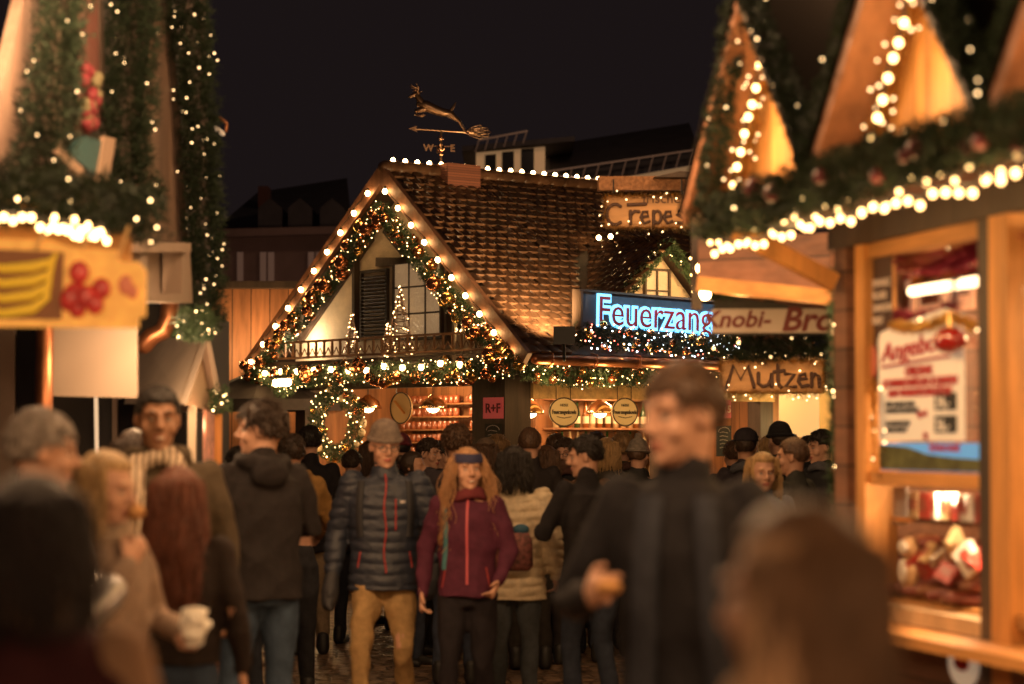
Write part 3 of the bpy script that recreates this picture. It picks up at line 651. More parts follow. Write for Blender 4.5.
for x in (270, 300, 332):
    mb = MB(); p = px_poly([(x-12, 231), (x+12, 230), (x+12, 208), (x, 198), (x-12, 208)], 47.7); mb.prism(p, (0, 2, 0)); mb.build('dormer', M_slate, lb_, world=True)
mb = MB(); mb.prism(px_poly([(258, 210), (268, 210), (268, 186), (258, 186)], 50), (0, .6, 0)); mb.build('chimney', mat('dim_brick', (.12, .05, .04), .9), lb_, world=True)
for x in (240, 263, 271, 311, 319, 341):
    mb = MB(); mb.prism(px_poly([(x-3, 281), (x+3, 281), (x+3, 252), (x-3, 252)], 47.95), (0, .1, 0)); mb.build('window', mat('dim_window_frame', (.3, .2, .15), .6, emit=(.5, .3, .22), es=.07), lb_, world=True)
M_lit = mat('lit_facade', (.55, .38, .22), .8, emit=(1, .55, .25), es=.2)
rb = thing('long_house', 'long house with a lit roof storey and three windows behind the hut ridge', 'house', at(580, 442, 50))
mb = MB(); mb.prism(px_poly([(462, 440), (800, 440), (800, 160), (545, 182), (462, 200)], 50.5), (0, 8, 0)); mb.build('wall', M_fac, rb, world=True)
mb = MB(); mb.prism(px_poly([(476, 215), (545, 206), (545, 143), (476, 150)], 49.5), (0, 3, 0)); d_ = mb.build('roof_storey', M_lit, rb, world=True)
for x0, x1, y0, y1 in ((485, 496, 154, 188), (502, 514, 151, 187), (521, 534, 148, 185)):
    mb = MB(); mb.prism(px_poly([(x0, y1), (x1, y1), (x1, y0), (x0, y0+1)], 49.4), (0, .08, 0)); mb.build('window', M_dw, d_, world=True)
mb = MB(); mb.prism(px_poly([(462, 151), (575, 141), (575, 136), (462, 146)], 49), (0, 4, .0)); mb.build('storey_roof', M_slate, rb, world=True)
def rail(x0, y0, x1, y1, Y, n, hh):
    mb = MB(); a0, a1 = at(x0, y0, Y), at(x1, y1, Y); mb.tube([a0, a1], .02, 6)
    for k in range(n+1): p = a0.lerp(a1, k/n); mb.tube([p, p+V((-.08, .2, -hh))], .014, 5)
    mb.build('snow_rail', mat('rail_grey', (.3, .2, .15), .5, emit=(1, .6, .4), es=.025), rb, world=True)
rail(479, 140, 527, 131, 48.8, 5, .22); rail(545, 172, 694, 150, 49, 11, .3)
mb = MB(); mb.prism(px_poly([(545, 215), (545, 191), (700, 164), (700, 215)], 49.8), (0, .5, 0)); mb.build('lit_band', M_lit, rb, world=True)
for x, y in ((578, 191), (592, 188), (636, 183), (666, 178)):
    mb = MB(); mb.prism(px_poly([(x-5, y+12), (x+5, y+12), (x+5, y-3), (x-5, y-2)], 49.7), (0, .05, 0)); mb.build('window', M_dw, rb, world=True)
mb = MB(); mb.prism(px_poly([(538, 190), (700, 163), (700, 152), (550, 176)], 49.5), (0, 3, 1.0)); mb.build('eave_roof', M_slate, rb, world=True)

lamp('street_light', at(270, 330, 44), 55, (1, .6, .4), .3); lamp('street_light', at(600, 60, 44), 230, (1, .62, .38), .3)  # added lamps brightening the dark house fronts; no street lamps stand there
# plank stall behind on the left, dark parasol in front of it
ps = thing('plank_stall', 'tall plain stall of orange lit planks behind the left slope of the hut', 'market stall', at(250, 442, 31)-V((0, 0, CH)))
mb = MB(); a = px_poly([(196, 520), (330, 520), (330, 286), (196, 286)], 31); a[0].z = a[1].z = 0; mb.prism(a, (0, 3, 0)); mb.build('plank_wall', wood('orange_planks', (.42, .17, .07), 'z', planks=.24), ps, world=True)
mb = MB(); a = px_poly([(192, 288), (334, 288), (334, 281), (192, 281)], 30.8); mb.prism(a, (0, 3.4, 0)); mb.build('roof', M_dark, ps, world=True)
mb = MB()
lamp('stall_wall_light', at(225, 352, 30.4), 26, (1, .6, .25), .1, ps, True); lamp('stall_wall_light', at(275, 350, 30.4), 34, (1, .6, .25), .1, ps, True)
pr = thing('market_parasol', 'dark market parasol spread below the orange plank wall', 'parasol', V((at(262, 442, 28.5).x, 28.5, 0)))
mb = MB(); R_ = .95; n = 8; zt, ze = 1.7+75/FPX*28.5, 1.7+42/FPX*28.5
tops = [V((R_*math.cos(k*2*math.pi/n), R_*math.sin(k*2*math.pi/n), ze)) for k in range(n)]
for k in range(n): mb.tri((0, 0, zt), tops[k], tops[(k+1) % n]); mb.add([tops[k], tops[(k+1) % n], tops[(k+1) % n]-V((0, 0, .13)), tops[k]-V((0, 0, .13))], [(0, 1, 2, 3)])
mb.build('canopy', mat('dark_canvas', (.05, .04, .04), .8, var=.3), pr); mb = MB(); mb.tube([(0, 0, 0), (0, 0, zt)], .03, 8); mb.build('pole', M_dark, pr)
garland('garland', 'small lit fir garland under the left foot of the hut gable', [at(272, 378, 27.3), at(284, 395, 27.2), at(296, 380, 27.2)], .07, 700, 40, 0, 'garlands on the hut', seed=41)
light_string('light_string', 'cluster of bright bulbs below the left foot of the hut gable', [at(274, 383, 27), at(290, 382, 27)], 4, .04, 'light strings on the hut')
# ================================================================== right stall (ham and sausages)
FR = frame((1.34, 10.1), (.2265, -.974))
M_pine = wood('warm_pine', (.6, .28, .08), 'z'); M_pinex = wood('warm_pine_beam', (.6, .28, .08), 'x'); M_brown = wood('brown_stained_wood', (.2, .09, .05), 'x', planks=.16)
M_gabwood = wood('gable_planks', (.6, .27, .08), 'z', planks=.2); M_rake = wood('rake_board_wood', (.32, .14, .07), 'z')
rs = thing('ham_stall', 'open wooden stall with three lit plank gables selling ham and sausages', 'market stall', FR)
XE = 5.6   # near end, past the frame
def rbox(name, lo, hi, m_, parent=rs): b_ = MB(); b_.box(lo, hi); return b_.build(name, m_, parent)
for (x0, x1, m_) in ((.02, .16, M_brown), (.26, .36, M_pine), (1.47, 1.56, M_dark), (1.562, 1.72, M_pine), (3.6, 3.8, M_pine)):
    rbox('post', (x0, 0, 0), (x1, .14, 2.62), m_)
rbox('header_beam', (0, -.02, 2.5), (XE, .12, 2.64), M_dark)
rbox('soffit', (-.05, -.6, 2.6), (XE, 1.6, 2.64), M_brown)
rbox('end_wall', (-.02, .15, 0), (.06, 2.0, 2.6), M_brown)
rbox('rear_wall', (0, 1.9, 0), (XE, 2.0, 2.6), wood('stall_inner_planks', (.45, .2, .1), 'z', planks=.18))
rbox('counter_front', (.36, .0, 0), (1.47, .12, 1.0), M_brown); rbox('counter_front', (1.72, .0, 0), (XE, .12, .95), M_brown)
rbox('counter_ledge', (.3, -.2, .955), (XE, .2, .995), M_pinex)
rbox('counter_panel', (.05, .13, .2), (XE, .16, .95), M_pinex)
# diagonal brackets
mb = MB(); mb.beam((.1, -.03, 2.36), (.1, -.5, 2.59), .07, .07); mb.build('bracket', M_pine, rs)
# window frame above counter
wf = rbox('window_frame', (.36, .02, 1.53), (1.47, .12, 1.58), M_pinex)
rbox('window_frame', (.36, .02, 2.44), (1.47, .1, 2.5), M_pinex); rbox('window_frame', (.36, .0, 1.0), (1.47, .1, 1.06), mat('worn_rail', (.55, .38, .22), .4, var=.3))
rbox('window_glass', (.37, .05, 1.58), (1.46, .056, 2.44), glass('clear_glass', refl=.07)); rbox('window_glass', (.37, .05, 1.06), (1.46, .056, 1.53), glass('clear_glass'))
rbox('window_glass', (1.74, .05, 1.1), (3.6, .056, 2.5), glass('clear_glass'))
rbox('window_frame', (1.72, .02, 1.05), (3.6, .1, 1.1), M_pinex)
# light bar in window
M_tubelight = emis('tube_light_glow', (1., .66, .34), 6)
for x0, x1, z, y, lb in ((.52, 1.4, 2.3, .14, 'bright tube light high behind the price poster window'), (1.8, 3.3, 2.28, .4, 'tube light behind the nearest stall window')):
    t = thing('tube_light', lb, 'lamp', FR @ T(x0, y, z), 'tube lights in the ham stall'); mb = MB(); mb.tube([(0, 0, 0), (x1-x0, 0, 0)], .02, 10); mb.build('tube', M_tubelight, t, True)
    mb = MB(); mb.box((-.03, .01, .015), (x1-x0+.03, .07, .06)); mb.build('housing', M_chrome, t)
lamp('stall_light', (.9, .75, 2.2), 45, (1, .62, .3), .12, rs); lamp('stall_light', (2.6, .75, 2.3), 70, (1, .6, .26), .12, rs); lamp('stall_light', (4.4, .75, 2.3), 30, (1, .6, .26), .12, rs)
lamp('case_light', (.85, .14, 1.5), 24, (1, .66, .36), .05, rs); lamp('case_light', (1.3, .14, 1.36), 20, (1, .66, .36), .05, rs)
# roof with three plank gables
gab = [(.58, 3.38, .7), (2.1, 3.38, .7), (3.62, 3.38, .7), (5.1, 3.38, .7)]
YF = -.6
glab = 0
for gi, (gx, gz, gh) in enumerate(gab):
    zb = 2.66; mb = MB(); yb = YF+.19
    mb.prism([(gx-gh, yb, zb), (gx+gh, yb, zb), (gx, yb, gz-.03)], (0, .04, 0)); mb.build('gable_planking', M_gabwood, rs)
    for s_ in (-1, 1):
        a = V((gx+s_*(gh+.04), YF, zb-.04)); p = V((gx, YF, gz+.02)); mb = MB(); q = (p-a).normalized(); nn = V((-q.z*s_, 0, q.x*s_)); nn = nn if nn.z > 0 else -nn
        mb.prism([a, p, p+nn*.05, a+nn*.05], (0, 2.4, 0)); mb.build('roof_slab', M_rake if s_ < 0 else M_dark, rs)
        mb = MB(); mb.prism([a+nn*.052+V((0, -.01, 0)), p+nn*.052+V((0, -.01, 0)), p+nn*.075+V((0, -.01, 0)), a+nn*.075+V((0, -.01, 0))], (0, 2.42, 0)); mb.build('roof_cover', mat('dark_felt', (.012, .01, .009), 1., spec=0.), rs)
    lamp('gable_light', (gx+.1, YF+.0, gz-.42), 3.6, (1, .58, .2), .06, rs); lamp('gable_light', (gx-.15, YF+.02, zb+.2), 2, (1, .58, .2), .06, rs)
    if gi < 3:
        nm = ['far', 'middle', 'near'][gi]
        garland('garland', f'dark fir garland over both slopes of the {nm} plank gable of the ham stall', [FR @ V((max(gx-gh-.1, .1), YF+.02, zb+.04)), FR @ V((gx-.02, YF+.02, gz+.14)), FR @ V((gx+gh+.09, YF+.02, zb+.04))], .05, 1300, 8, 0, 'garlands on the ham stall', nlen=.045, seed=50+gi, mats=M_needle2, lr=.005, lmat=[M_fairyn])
        a = FR @ V((gx-gh+.16, yb-.03, zb+.05)); p = FR @ V((gx-.0, yb-.06, gz-.1))
        tinsel('lit_garland', f'golden lit garland running up the {nm} plank gable of the ham stall', [a, p], .06, 700, 60+gi, M_tinsel, 40, 'garland', 'lit garlands on the ham stall')
        light_string('light_string', f'bright bulbs up the {nm} plank gable of the ham stall', [FR @ V((gx-gh+.3, yb-.09, zb+.06)), FR @ V((gx+.06, yb-.1, gz-.12))], 9, .0135, 'light strings on the ham stall', jitter=.015, near=True)
rbox('valley_boarding', (-.05, YF+.5, 2.64), (XE, YF+.56, 2.95), M_dark)
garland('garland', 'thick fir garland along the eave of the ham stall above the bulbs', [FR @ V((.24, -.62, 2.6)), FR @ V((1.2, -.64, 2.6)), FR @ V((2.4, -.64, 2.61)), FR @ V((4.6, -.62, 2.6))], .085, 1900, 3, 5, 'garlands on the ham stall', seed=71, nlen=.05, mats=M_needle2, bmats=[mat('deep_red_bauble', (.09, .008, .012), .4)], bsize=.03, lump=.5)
light_string('light_string', 'bright row of bulbs hanging under the eave garland of the ham stall', [FR @ V((.12, -.57, 2.475)), FR @ V((4.6, -.57, 2.475))], 44, .0115, 'light strings on the ham stall', jitter=.02, near=True)
light_string('light_string', 'fainter small bulbs between the bright ones under the eave garland of the ham stall', [FR @ V((.15, -.6, 2.51)), FR @ V((4.6, -.6, 2.51))], 40, .0085, 'light strings on the ham stall', jitter=.045, near=True, seed=9)
for k in range(7): lamp('eave_light', (.3+k*.7, -.68, 2.38), 6, WARM, .05, rs)
# posters, goods in the window
def panel(name, lb, cat, x0, x1, z0, z1, y, m_, group=None, th=.006):
    t = thing(name, lb, cat, FR @ T(x0, y, z0), group); b_ = MB(); b_.box((0, 0, 0), (x1-x0, th, z1-z0)); b_.build('sheet', m_, t); return t
def rx(px, y=0.): return hit(FR, px, 442, 1, y).x
def rz(px, py, y=0.): return hit(FR, px, py, 1, y).z
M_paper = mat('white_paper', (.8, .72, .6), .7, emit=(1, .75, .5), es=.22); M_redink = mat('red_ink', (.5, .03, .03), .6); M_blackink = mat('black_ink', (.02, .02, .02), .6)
x0, x1 = rx(879, .03), rx(964, .03); zt, zb = rz(880, 338, .03), rz(880, 441, .03)
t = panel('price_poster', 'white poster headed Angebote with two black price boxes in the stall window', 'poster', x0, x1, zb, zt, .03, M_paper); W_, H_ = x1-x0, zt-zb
mb = MB(); mb.prism([(.0, -.002, H_-.03), (W_, -.002, H_-.02), (W_, -.002, H_+.05), (W_*.8, -.002, H_+.085), (W_*.2, -.002, H_+.04), (.02, -.002, H_+.02)], (0, .008, 0)); mb.build('poster_header', M_paper, t)
text('lettering', 'Angebote', .105, M_redink, T(.04, -.006, H_-.1) @ Matrix.Rotation(R(-3.), 4, 'Y'), t, .002, shear=.25, offset=.001, xs=1.7)
mb = MB(); mb.tube([(.05, -.008, H_-.118), (.4, -.008, H_-.105), (.72, -.008, H_-.095)], .005, 5); mb.build('underline', M_redink, t)
for k, (s_, z, sz, c_) in enumerate((('ORIGINAL', H_-.158, .05, M_redink), ('SCHWARZWÄLDER SCHINKEN', H_-.2, .043, M_redink), ('UND WURSTSPEZIALITÄTEN', H_-.238, .04, M_redink))):
    text('lettering', s_, sz, c_, T(W_/2, -.004, z), t, .002, shear=.3, offset=.0016, align='CENTER', xs=1.2)
for k, (s_, z) in enumerate((('FÜR HALBE UND', .135), ('GANZE SCHINKEN', .11), ('SCHINKEN IM', .06), ('ANSCHNITT', .035))): text('lettering', s_, .026, M_blackink, T(.08, -.004, z), t, .002, shear=.3, offset=.0008, xs=1.5)
text('lettering', 'kg ab', .034, M_redink, T(.4, -.004, .095), t, .002, shear=.3, offset=.001, xs=1.3); text('lettering', 'kg', .034, M_redink, T(.46, -.004, .012), t, .002, shear=.3, offset=.001, xs=1.3)
for z, s_ in ((.115, '24,-'), (.03, '26,-')):
    mb = MB(); mb.box((.57, -.004, z), (.57+.2, 0, z+.065)); mb.build('price_box', M_blackink, t); text('price', s_, .06, M_paper, T(.59, -.007, z+.01), t, .001, offset=.001, xs=1.4)
x0, x1 = rx(865, .035), rx(888, .035); t = panel('banner', 'tall dark banner with pale lines of text at the left of the stall window', 'banner', x0+.01, x1+.03, rz(870, 392, .03), rz(870, 252, .03), .04, mat('dark_brown_banner', (.07, .035, .025), .6))
for k in range(4): text('lettering', ['SCHWARZ', 'WÄLDER', 'SCHINKEN', 'WURST'][k], .045, mat('pale_ink', (.7, .55, .4), .6, emit=(1, .7, .45), es=.1), T(.03, -.005, .42-k*.05), t, .002, xs=1.1)
mb = MB(); mb.ball((.08, -.006, .12), (.05, .006, .07), 14, 8); mb.build('ham_picture', mat('ham_pink', (.55, .16, .1), .5), t, True)
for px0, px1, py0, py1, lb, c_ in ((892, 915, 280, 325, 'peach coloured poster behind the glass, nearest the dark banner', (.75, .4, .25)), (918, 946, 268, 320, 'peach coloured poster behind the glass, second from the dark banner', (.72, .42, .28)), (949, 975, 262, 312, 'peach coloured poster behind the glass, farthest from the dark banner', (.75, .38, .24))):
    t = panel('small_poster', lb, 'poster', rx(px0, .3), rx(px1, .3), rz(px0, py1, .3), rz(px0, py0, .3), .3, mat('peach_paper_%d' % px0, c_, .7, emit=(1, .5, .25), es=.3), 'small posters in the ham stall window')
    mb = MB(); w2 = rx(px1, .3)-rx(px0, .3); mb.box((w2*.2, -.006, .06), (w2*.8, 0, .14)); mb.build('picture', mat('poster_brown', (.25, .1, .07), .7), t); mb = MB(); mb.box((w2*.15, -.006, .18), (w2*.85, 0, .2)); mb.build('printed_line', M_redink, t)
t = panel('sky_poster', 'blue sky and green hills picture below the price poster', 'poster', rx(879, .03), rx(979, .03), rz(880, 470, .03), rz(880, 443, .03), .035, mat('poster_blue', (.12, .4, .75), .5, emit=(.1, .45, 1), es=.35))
mb = MB(); q = rx(979, .03)-rx(879, .03); hz = rz(880, 443, .03)-rz(880, 470, .03)
mb.prism([(0, -.004, .003), (q, -.004, .003), (q, -.004, hz*.45), (q*.75, -.004, hz*.5), (q*.5, -.004, hz*.6), (q*.3, -.004, hz*.85), (0, -.004, hz*.95)], (0, .003, 0)); mb.build('hill_picture', mat('poster_hill', (.1, .11, .04), .7, var=.6, vscale=14), t)
text('lettering', 'Schwarzwald', .05, M_redink, T(q*.52, -.004, hz*.72), t, .001, offset=.001, xs=1.1)
tinsel('tinsel', 'gold tinsel hanging down the left of the price poster', [FR @ V((rx(873, .0), -.0, 1.95)), FR @ V((rx(876, 0), -.01, 1.75)), FR @ V((rx(874, 0), 0, 1.58))], .05, 1100, 5)
tinsel('tinsel', 'red tinsel swag along the top of the stall window', [FR @ V((.5, .1, 2.42)), FR @ V((.9, .12, 2.39)), FR @ V((1.45, .1, 2.42))], .06, 2500, 6, M_redtin, 4)
tinsel('tinsel', 'red tinsel swag with baubles just above the price poster', [FR @ V((rx(x_, .08), .08, rz(x_, y_, .08))) for x_, y_ in ((890, 318), (915, 322), (940, 318), (955, 305), (957, 275))], .05, 1500, 7, M_redtin, 4)
tinsel('tinsel', 'gold tinsel along the head of the price poster', [FR @ V((rx(x_, .0), .0, rz(x_, y_, 0))) for x_, y_ in ((893, 325), (915, 328), (935, 323), (950, 316), (975, 326))], .03, 1200, 8, M_tinsel, 4)
t = thing('bauble', 'large shiny red bauble hanging over the end of the word Angebote', 'bauble', FR @ T(rx(953, .0), -.01, rz(953, 340, 0))); mb = MB(); mb.ball((0, 0, 0), (.11, .05, .05), 16, 10); mb.build('ball', mat('shiny_red', (.4, .02, .02), .12, coat=1.), t, True); mb = MB(); mb.tube([(0, 0, .05), (0, 0, .1)], .01, 6); mb.build('cap', M_gold, t)
# display case: ham photo board, packets, sausages
t = panel('ham_board', 'picture board of sliced raw ham on white in the display case', 'poster', rx(862, .2)+.02, rx(925, .2), 1.37, 1.52, .12, mat('grey_board', (.5, .42, .38), .6))
mb = MB()
for k in range(5): mb.ball((.2+k*.04, -.012, .07+.015*math.sin(k*2)), (.08, .01, .035), 14, 8)
mb.build('ham_slices', mat('ham_red', (.6, .12, .07), .4, var=.4, vscale=30), t, True)
rbox('case_shelf', (.38, .1, 1.385), (1.46, .4, 1.4), M_chrome); rbox('case_shelf', (.38, .1, 1.06), (1.46, .8, 1.075), M_pinex)
srng = random.Random(5); M_saus = [mat('dark_salami', (.16, .035, .025), .35, var=.3, vscale=30), mat('red_sausage', (.2, .045, .03), .32, var=.3, vscale=30), mat('smoked_sausage', (.28, .12, .06), .4, var=.4, vscale=30)]
sm = []
for m_ in M_saus:
    b_ = MB(); b_.tube([(-.11, 0, 0), (-.05, .008, .004), (.05, .01, .004), (.1, 0, 0), (.115, 0, .004)], [.026, .032, .032, .024, .008], 10); sm.append(b_.mesh('sausage', m_, True))
SL = ['dark salami lying in the heap in the display case', 'red sausage lying in the heap in the display case', 'smoked brown sausage lying in the heap in the display case']
for k in range(132):
    j = k % 3; layer = k//30; y = .13+srng.random()*.1+layer*.05; x = max(.1, rx(srng.uniform(866, 985), y))
    o = link('sausage', sm[j]); o.matrix_world = FR @ T(x, y, 1.1+layer*.045+srng.random()*.015) @ Matrix.Scale(.7, 4) @ RZ(srng.uniform(.5, 2.4)) @ Matrix.Rotation(srng.uniform(-.12, .12), 4, 'Y')
    tag(o, SL[j], 'sausage', ['dark salamis in the display case', 'red sausages in the display case', 'smoked sausages in the display case'][j])
pk = []
for m_ in (mat('packet_white', (.72, .66, .58), .4), mat('packet_red', (.5, .05, .04), .35), mat('packet_cream', (.75, .55, .3), .4)):
    b_ = MB(); b_.box((-.06, -.012, 0), (.06, .012, .1)); b_.mi = 1; b_.box((-.04, -.014, .03), (.04, -.0121, .075)); pk.append(b_.mesh('packet', [m_, mat('packet_meat', (.35, .07, .05), .3)]))
for k in range(14):
    j = k % 3; o = link('packet', pk[j]); o.matrix_world = FR @ T(rx(905+k*5, .14), .14+.02*(k % 2), 1.402) @ RZ(srng.uniform(-.3, .3)); tag(o, ['white', 'red', 'cream'][j]+' packet of sliced meat standing on the case shelf', 'packet', ['white', 'red', 'cream'][j]+' meat packets on the case shelf')
for k in range(7):
    j = k % 3; o = link('meat_packet', pk[(j+1) % 3]); o.matrix_world = FR @ T(rx(912+k*9.5, .1), .1, 1.1+srng.uniform(0, .2)) @ Matrix.Rotation(srng.uniform(-.9, .9), 4, 'Y') @ Matrix.Rotation(R(srng.uniform(-70, -20)), 4, 'X') @ RZ(srng.uniform(-.8, .8)) @ Matrix.Scale(srng.uniform(.6, 1.), 4); tag(o, ['red', 'cream', 'white'][j]+' packet of sliced meat lying against the case glass', 'packet', ['red', 'cream', 'white'][j]+' meat packets against the glass')
t = thing('pretzel_figure', 'tall pale ginger biscuit figure standing among the sausages', 'figure', FR @ T(rx(909, .1), .1, 1.12)); mb = MB(); mb.ball((0, 0, .06), (.07, .03, .07), 12, 8); mb.ball((0, 0, .16), (.06, .03, .05), 12, 8); mb.build('biscuit', mat('ginger_biscuit', (.6, .38, .2), .6), t, True)
mb = MB(); mb.ball((0, -.03, .07), (.04, .01, .05), 10, 6); mb.ball((0, -.03, .165), (.045, .01, .03), 10, 6); mb.build('white_icing', mat('icing', (.8, .74, .65), .4), t, True)
# santa plate below counter
t = thing('santa_plate', 'white and red painted plate on the panel below the ham counter', 'decoration', FR @ T(rx(961, -.01), -.012, rz(961, 662, 0))); mb = MB(); n = 24; mb.prism([(.13*math.cos(a), 0, .09*math.sin(a)) for a in [2*math.pi*k/n for k in range(n)]], (0, .01, 0)); mb.build('plate', M_paper, t)
mb = MB(); mb.ball((0, -.004, 0), (.07, .006, .03), 12, 6); mb.ball((-.03, -.004, .03), (.05, .006, .02), 10, 6); mb.build('red_painting', M_redink, t, True)
for k in range(7):
    t = thing('jar', ['small honey jar on the shelf of the nearest stall window', 'small dark jar on the shelf of the nearest stall window'][k % 2], 'jar', FR @ T(1.85+k*.2, .3, 1.12), ['honey jars in the nearest window', 'dark jars in the nearest window'][k % 2]); mb = MB(); mb.lathe([(0, 0), (.045, 0), (.05, .02), (.05, .1), (.035, .12), (0, .12)]); mb.build('glass_body', M_bot[k % 2], t, True); mb = MB(); mb.lathe([(0, .12), (.038, .121), (.038, .145), (0, .146)]); mb.build('lid', M_redtin, t)
rbox('case_shelf', (1.74, .12, 1.1), (3.6, .7, 1.12), M_pinex)
tinsel('tinsel', 'red tinsel in the nearest stall window at the frame edge', [FR @ V((1.76, .1, 2.4)), FR @ V((2.6, .1, 2.3)), FR @ V((3.5, .1, 2.4))], .09, 900, 9, M_redtin, 12)

# ================================================================== canopy, hanging signs between the stalls
def sgn(px0, px1, py0, py1, Y, yaw=0.):
    a = at(px0, py1, Y); b_ = at(px1, py1, Y); c = at(px0, py0, Y); M_ = Matrix.Translation(a) @ RZ(yaw); return M_, (b_-a).length, c.z-a.z
cn = thing('wooden_canopy', 'brown wooden canopy at the far end of the ham stall', 'canopy', V((at(770, 442, 11.4).x, 11.4, 0)))
mb = MB(); mb.prism([at(698, 284, 11.5), at(838, 300, 11.2), at(838, 232, 11.2), at(698, 240, 11.5)], (.1, .9, 0)); mb.build('canopy_board', M_brown, cn, world=True)
mb = MB(); mb.beam(at(700, 284, 11.45), at(838, 298, 11.15), .08, .07); mb.build('canopy_beam', M_pinex, cn, world=True)
mb = MB(); a = at(841, 442, 11.1); mb.beam((a.x, a.y, 0), (a.x, a.y, 2.6), .08, .08, (0, 1, 0)); mb.build('post', M_brown, cn, world=True)
a = at(697, 442, 11.9); mb = MB(); mb.beam((a.x, a.y, 2.35), (a.x, a.y, 2.85), .05, .05, (0, 1, 0)); mb.build('upright', M_dark, cn, world=True)
lamp('canopy_light', at(800, 262, 10.6), 3, WARM, .05); lamp('canopy_light', at(740, 300, 11.4), 5, WARM, .05); lamp('canopy_light', at(800, 325, 11.4), 4.5, WARM, .05)  # added lamps that brighten the canopy board and the Knobi sign
M_, w_, h_ = sgn(709, 843, 288, 308, 12.2, R(-4)); 
t = thing('shop_sign', 'white sign with slanting dark red lettering Knobi-Brot on a black board under the canopy', 'sign', sgn(711, 846, 288, 335, 12.2, R(-4))[0]); w_, h_ = w_*1.0, sgn(709, 845, 288, 335, 12.2)[2]
mb = MB(); mb.prism([(0, 0, 0), (w_, 0, 0), (w_, 0, h_*.92), (w_*.9, 0, h_), (.02, 0, h_)], (0, .05, 0)); mb.build('sign_board', mat('black_board', (.02, .016, .016), .6), t)
mb = MB(); mb.box((.005, -.012, .01), (w_-.005, -.002, h_*.55)); mb.build('white_panel', mat('sign_white', (.55, .47, .44), .6), t)
M_wine = mat('wine_red_ink', (.16, .02, .02), .6)
text('lettering', 'Knobi-', .118, M_wine, T(-.045, -.016, .04), t, .002, shear=.25, offset=.003, xs=1.05); text('lettering', 'Brot', .165, M_wine, T(.35, -.016, .022), t, .002, shear=.25, offset=.005, xs=1.05)
garland('garland', 'dark fir garland draped under the Knobi-Brot sign', [at(712, 343, 12.3), at(760, 350, 12.4), at(800, 345, 12.4), at(838, 343, 12.3)], .055, 1000, 14, 0, 'garlands under the canopy', seed=81, mats=M_needle2)
garland('garland', 'thin fir garland with lights along the top of the Knobi-Brot board', [at(700, 288, 12.1), at(735, 286, 12.1), at(800, 285, 12.1)], .03, 900, 26, 0, 'garlands under the canopy', seed=82)
garland('garland', 'narrow lit garland down the post at the far end of the ham stall', [at(843, 265, 10.9), at(840, 330, 10.9), at(841, 440, 10.9), at(841, 520, 10.9)], .035, 900, 14, 0, 'garlands under the canopy', seed=83)
light_string('light_string', 'three bright bulbs under the far tip of the ham stall garland', [at(701, 262, 11.6), at(706, 300, 11.6)], 3, .026, 'light strings on the ham stall')
# hand painted wooden signs
def strokes(t, segs, w_, h_, m_, r, y=-.008):
    mb = MB()
    for s_ in segs: mb.tube([(x*w_, y, z*h_) for x, z in s_], r, 6, flat=1.)
    return mb.build('painted_lettering', m_, t)
M_honey = wood('honey_sign_wood', (.55, .3, .13), 'x'); M_paint = mat('dark_brown_paint', (.07, .03, .02), .6)
def arc(cx, cz, rx_, rz_, a0, a1, n=10): return [(cx+rx_*math.cos(R(a0+(a1-a0)*k/n)), cz+rz_*math.sin(R(a0+(a1-a0)*k/n))) for k in range(n+1)]
def frame_tinsel(label, M_, w_, h_, seed, r=.06, lights=22):
    return tinsel('tinsel_border', label, [M_ @ V(p) for p in ((0, -.02, 0), (w_, -.02, 0), (w_, -.02, h_), (0, -.02, h_), (0, -.02, 0))], r, 1100, seed, M_tinsel, lights, group='tinsel borders of the wooden signs')
M_, w_, h_ = sgn(720, 824, 361, 393, 16.5, R(2)); t = thing('wooden_sign', 'wooden sign hand painted with the word Mutzen in a gold tinsel border', 'sign', M_)
mb = MB(); mb.box((0, 0, 0), (w_, .03, h_)); mb.build('sign_board', M_honey, t)
mb = MB()
for x in (.12, .88): mb.tube([(w_*x, .015, h_), (w_*x, .015, h_+.5)], .005, 5)
mb.build('chain', M_wire, t)
strokes(t, [[(.06, .14), (.13, .86), (.2, .42), (.27, .86), (.33, .18)], [(.37, .62), (.37, .3), (.41, .2), (.46, .24), (.49, .4), (.5, .64), (.5, .2)], [(.56, .88), (.56, .3), (.59, .18)], [(.52, .66), (.62, .7)], [(.63, .6), (.72, .6), (.63, .2), (.73, .2)], [(.76, .42), (.84, .46), (.82, .6), (.77, .56), (.755, .36), (.79, .2), (.85, .24)], [(.885, .62), (.885, .2)], [(.885, .45), (.92, .6), (.955, .52), (.96, .2)]], w_, h_, M_paint, .013)
frame_tinsel('gold tinsel with lights round the Mutzen sign', M_, w_, h_, 91)
lamp('sign_light', at(750, 372, 15.7), 5, WARM, .05); lamp('sign_light', at(800, 380, 15.7), 5, WARM, .05)  # added lamps in front to brighten the Mutzen sign
M_, w_, h_ = sgn(605, 690, 196, 228, 17., R(-3)); t = thing('wooden_sign', 'wooden sign hand painted with the word Crepes above the hut roof', 'sign', M_)
mb = MB(); mb.box((0, 0, 0), (w_, .03, h_)); mb.build('sign_board', M_honey, t)
strokes(t, [arc(.12, .42, .1, .32, 50, 310), [(.27, .72), (.48, .74)], [(.3, .52), (.3, .12)], [(.3, .4), (.35, .52), (.4, .5)]], w_, h_, M_paint, .012)
strokes(t, [[(.43, .33), (.51, .36), (.5, .5), (.45, .5), (.42, .32), (.46, .14), (.52, .2)], [(.57, .52), (.57, -.02)], arc(.615, .33, .045, .19, 140, -140), [(.7, .33), (.78, .36), (.77, .5), (.72, .5), (.69, .32), (.73, .14), (.79, .2)], [(.93, .5), (.86, .52), (.84, .42), (.93, .26), (.91, .14), (.83, .16)]], w_, h_, M_paint, .011)
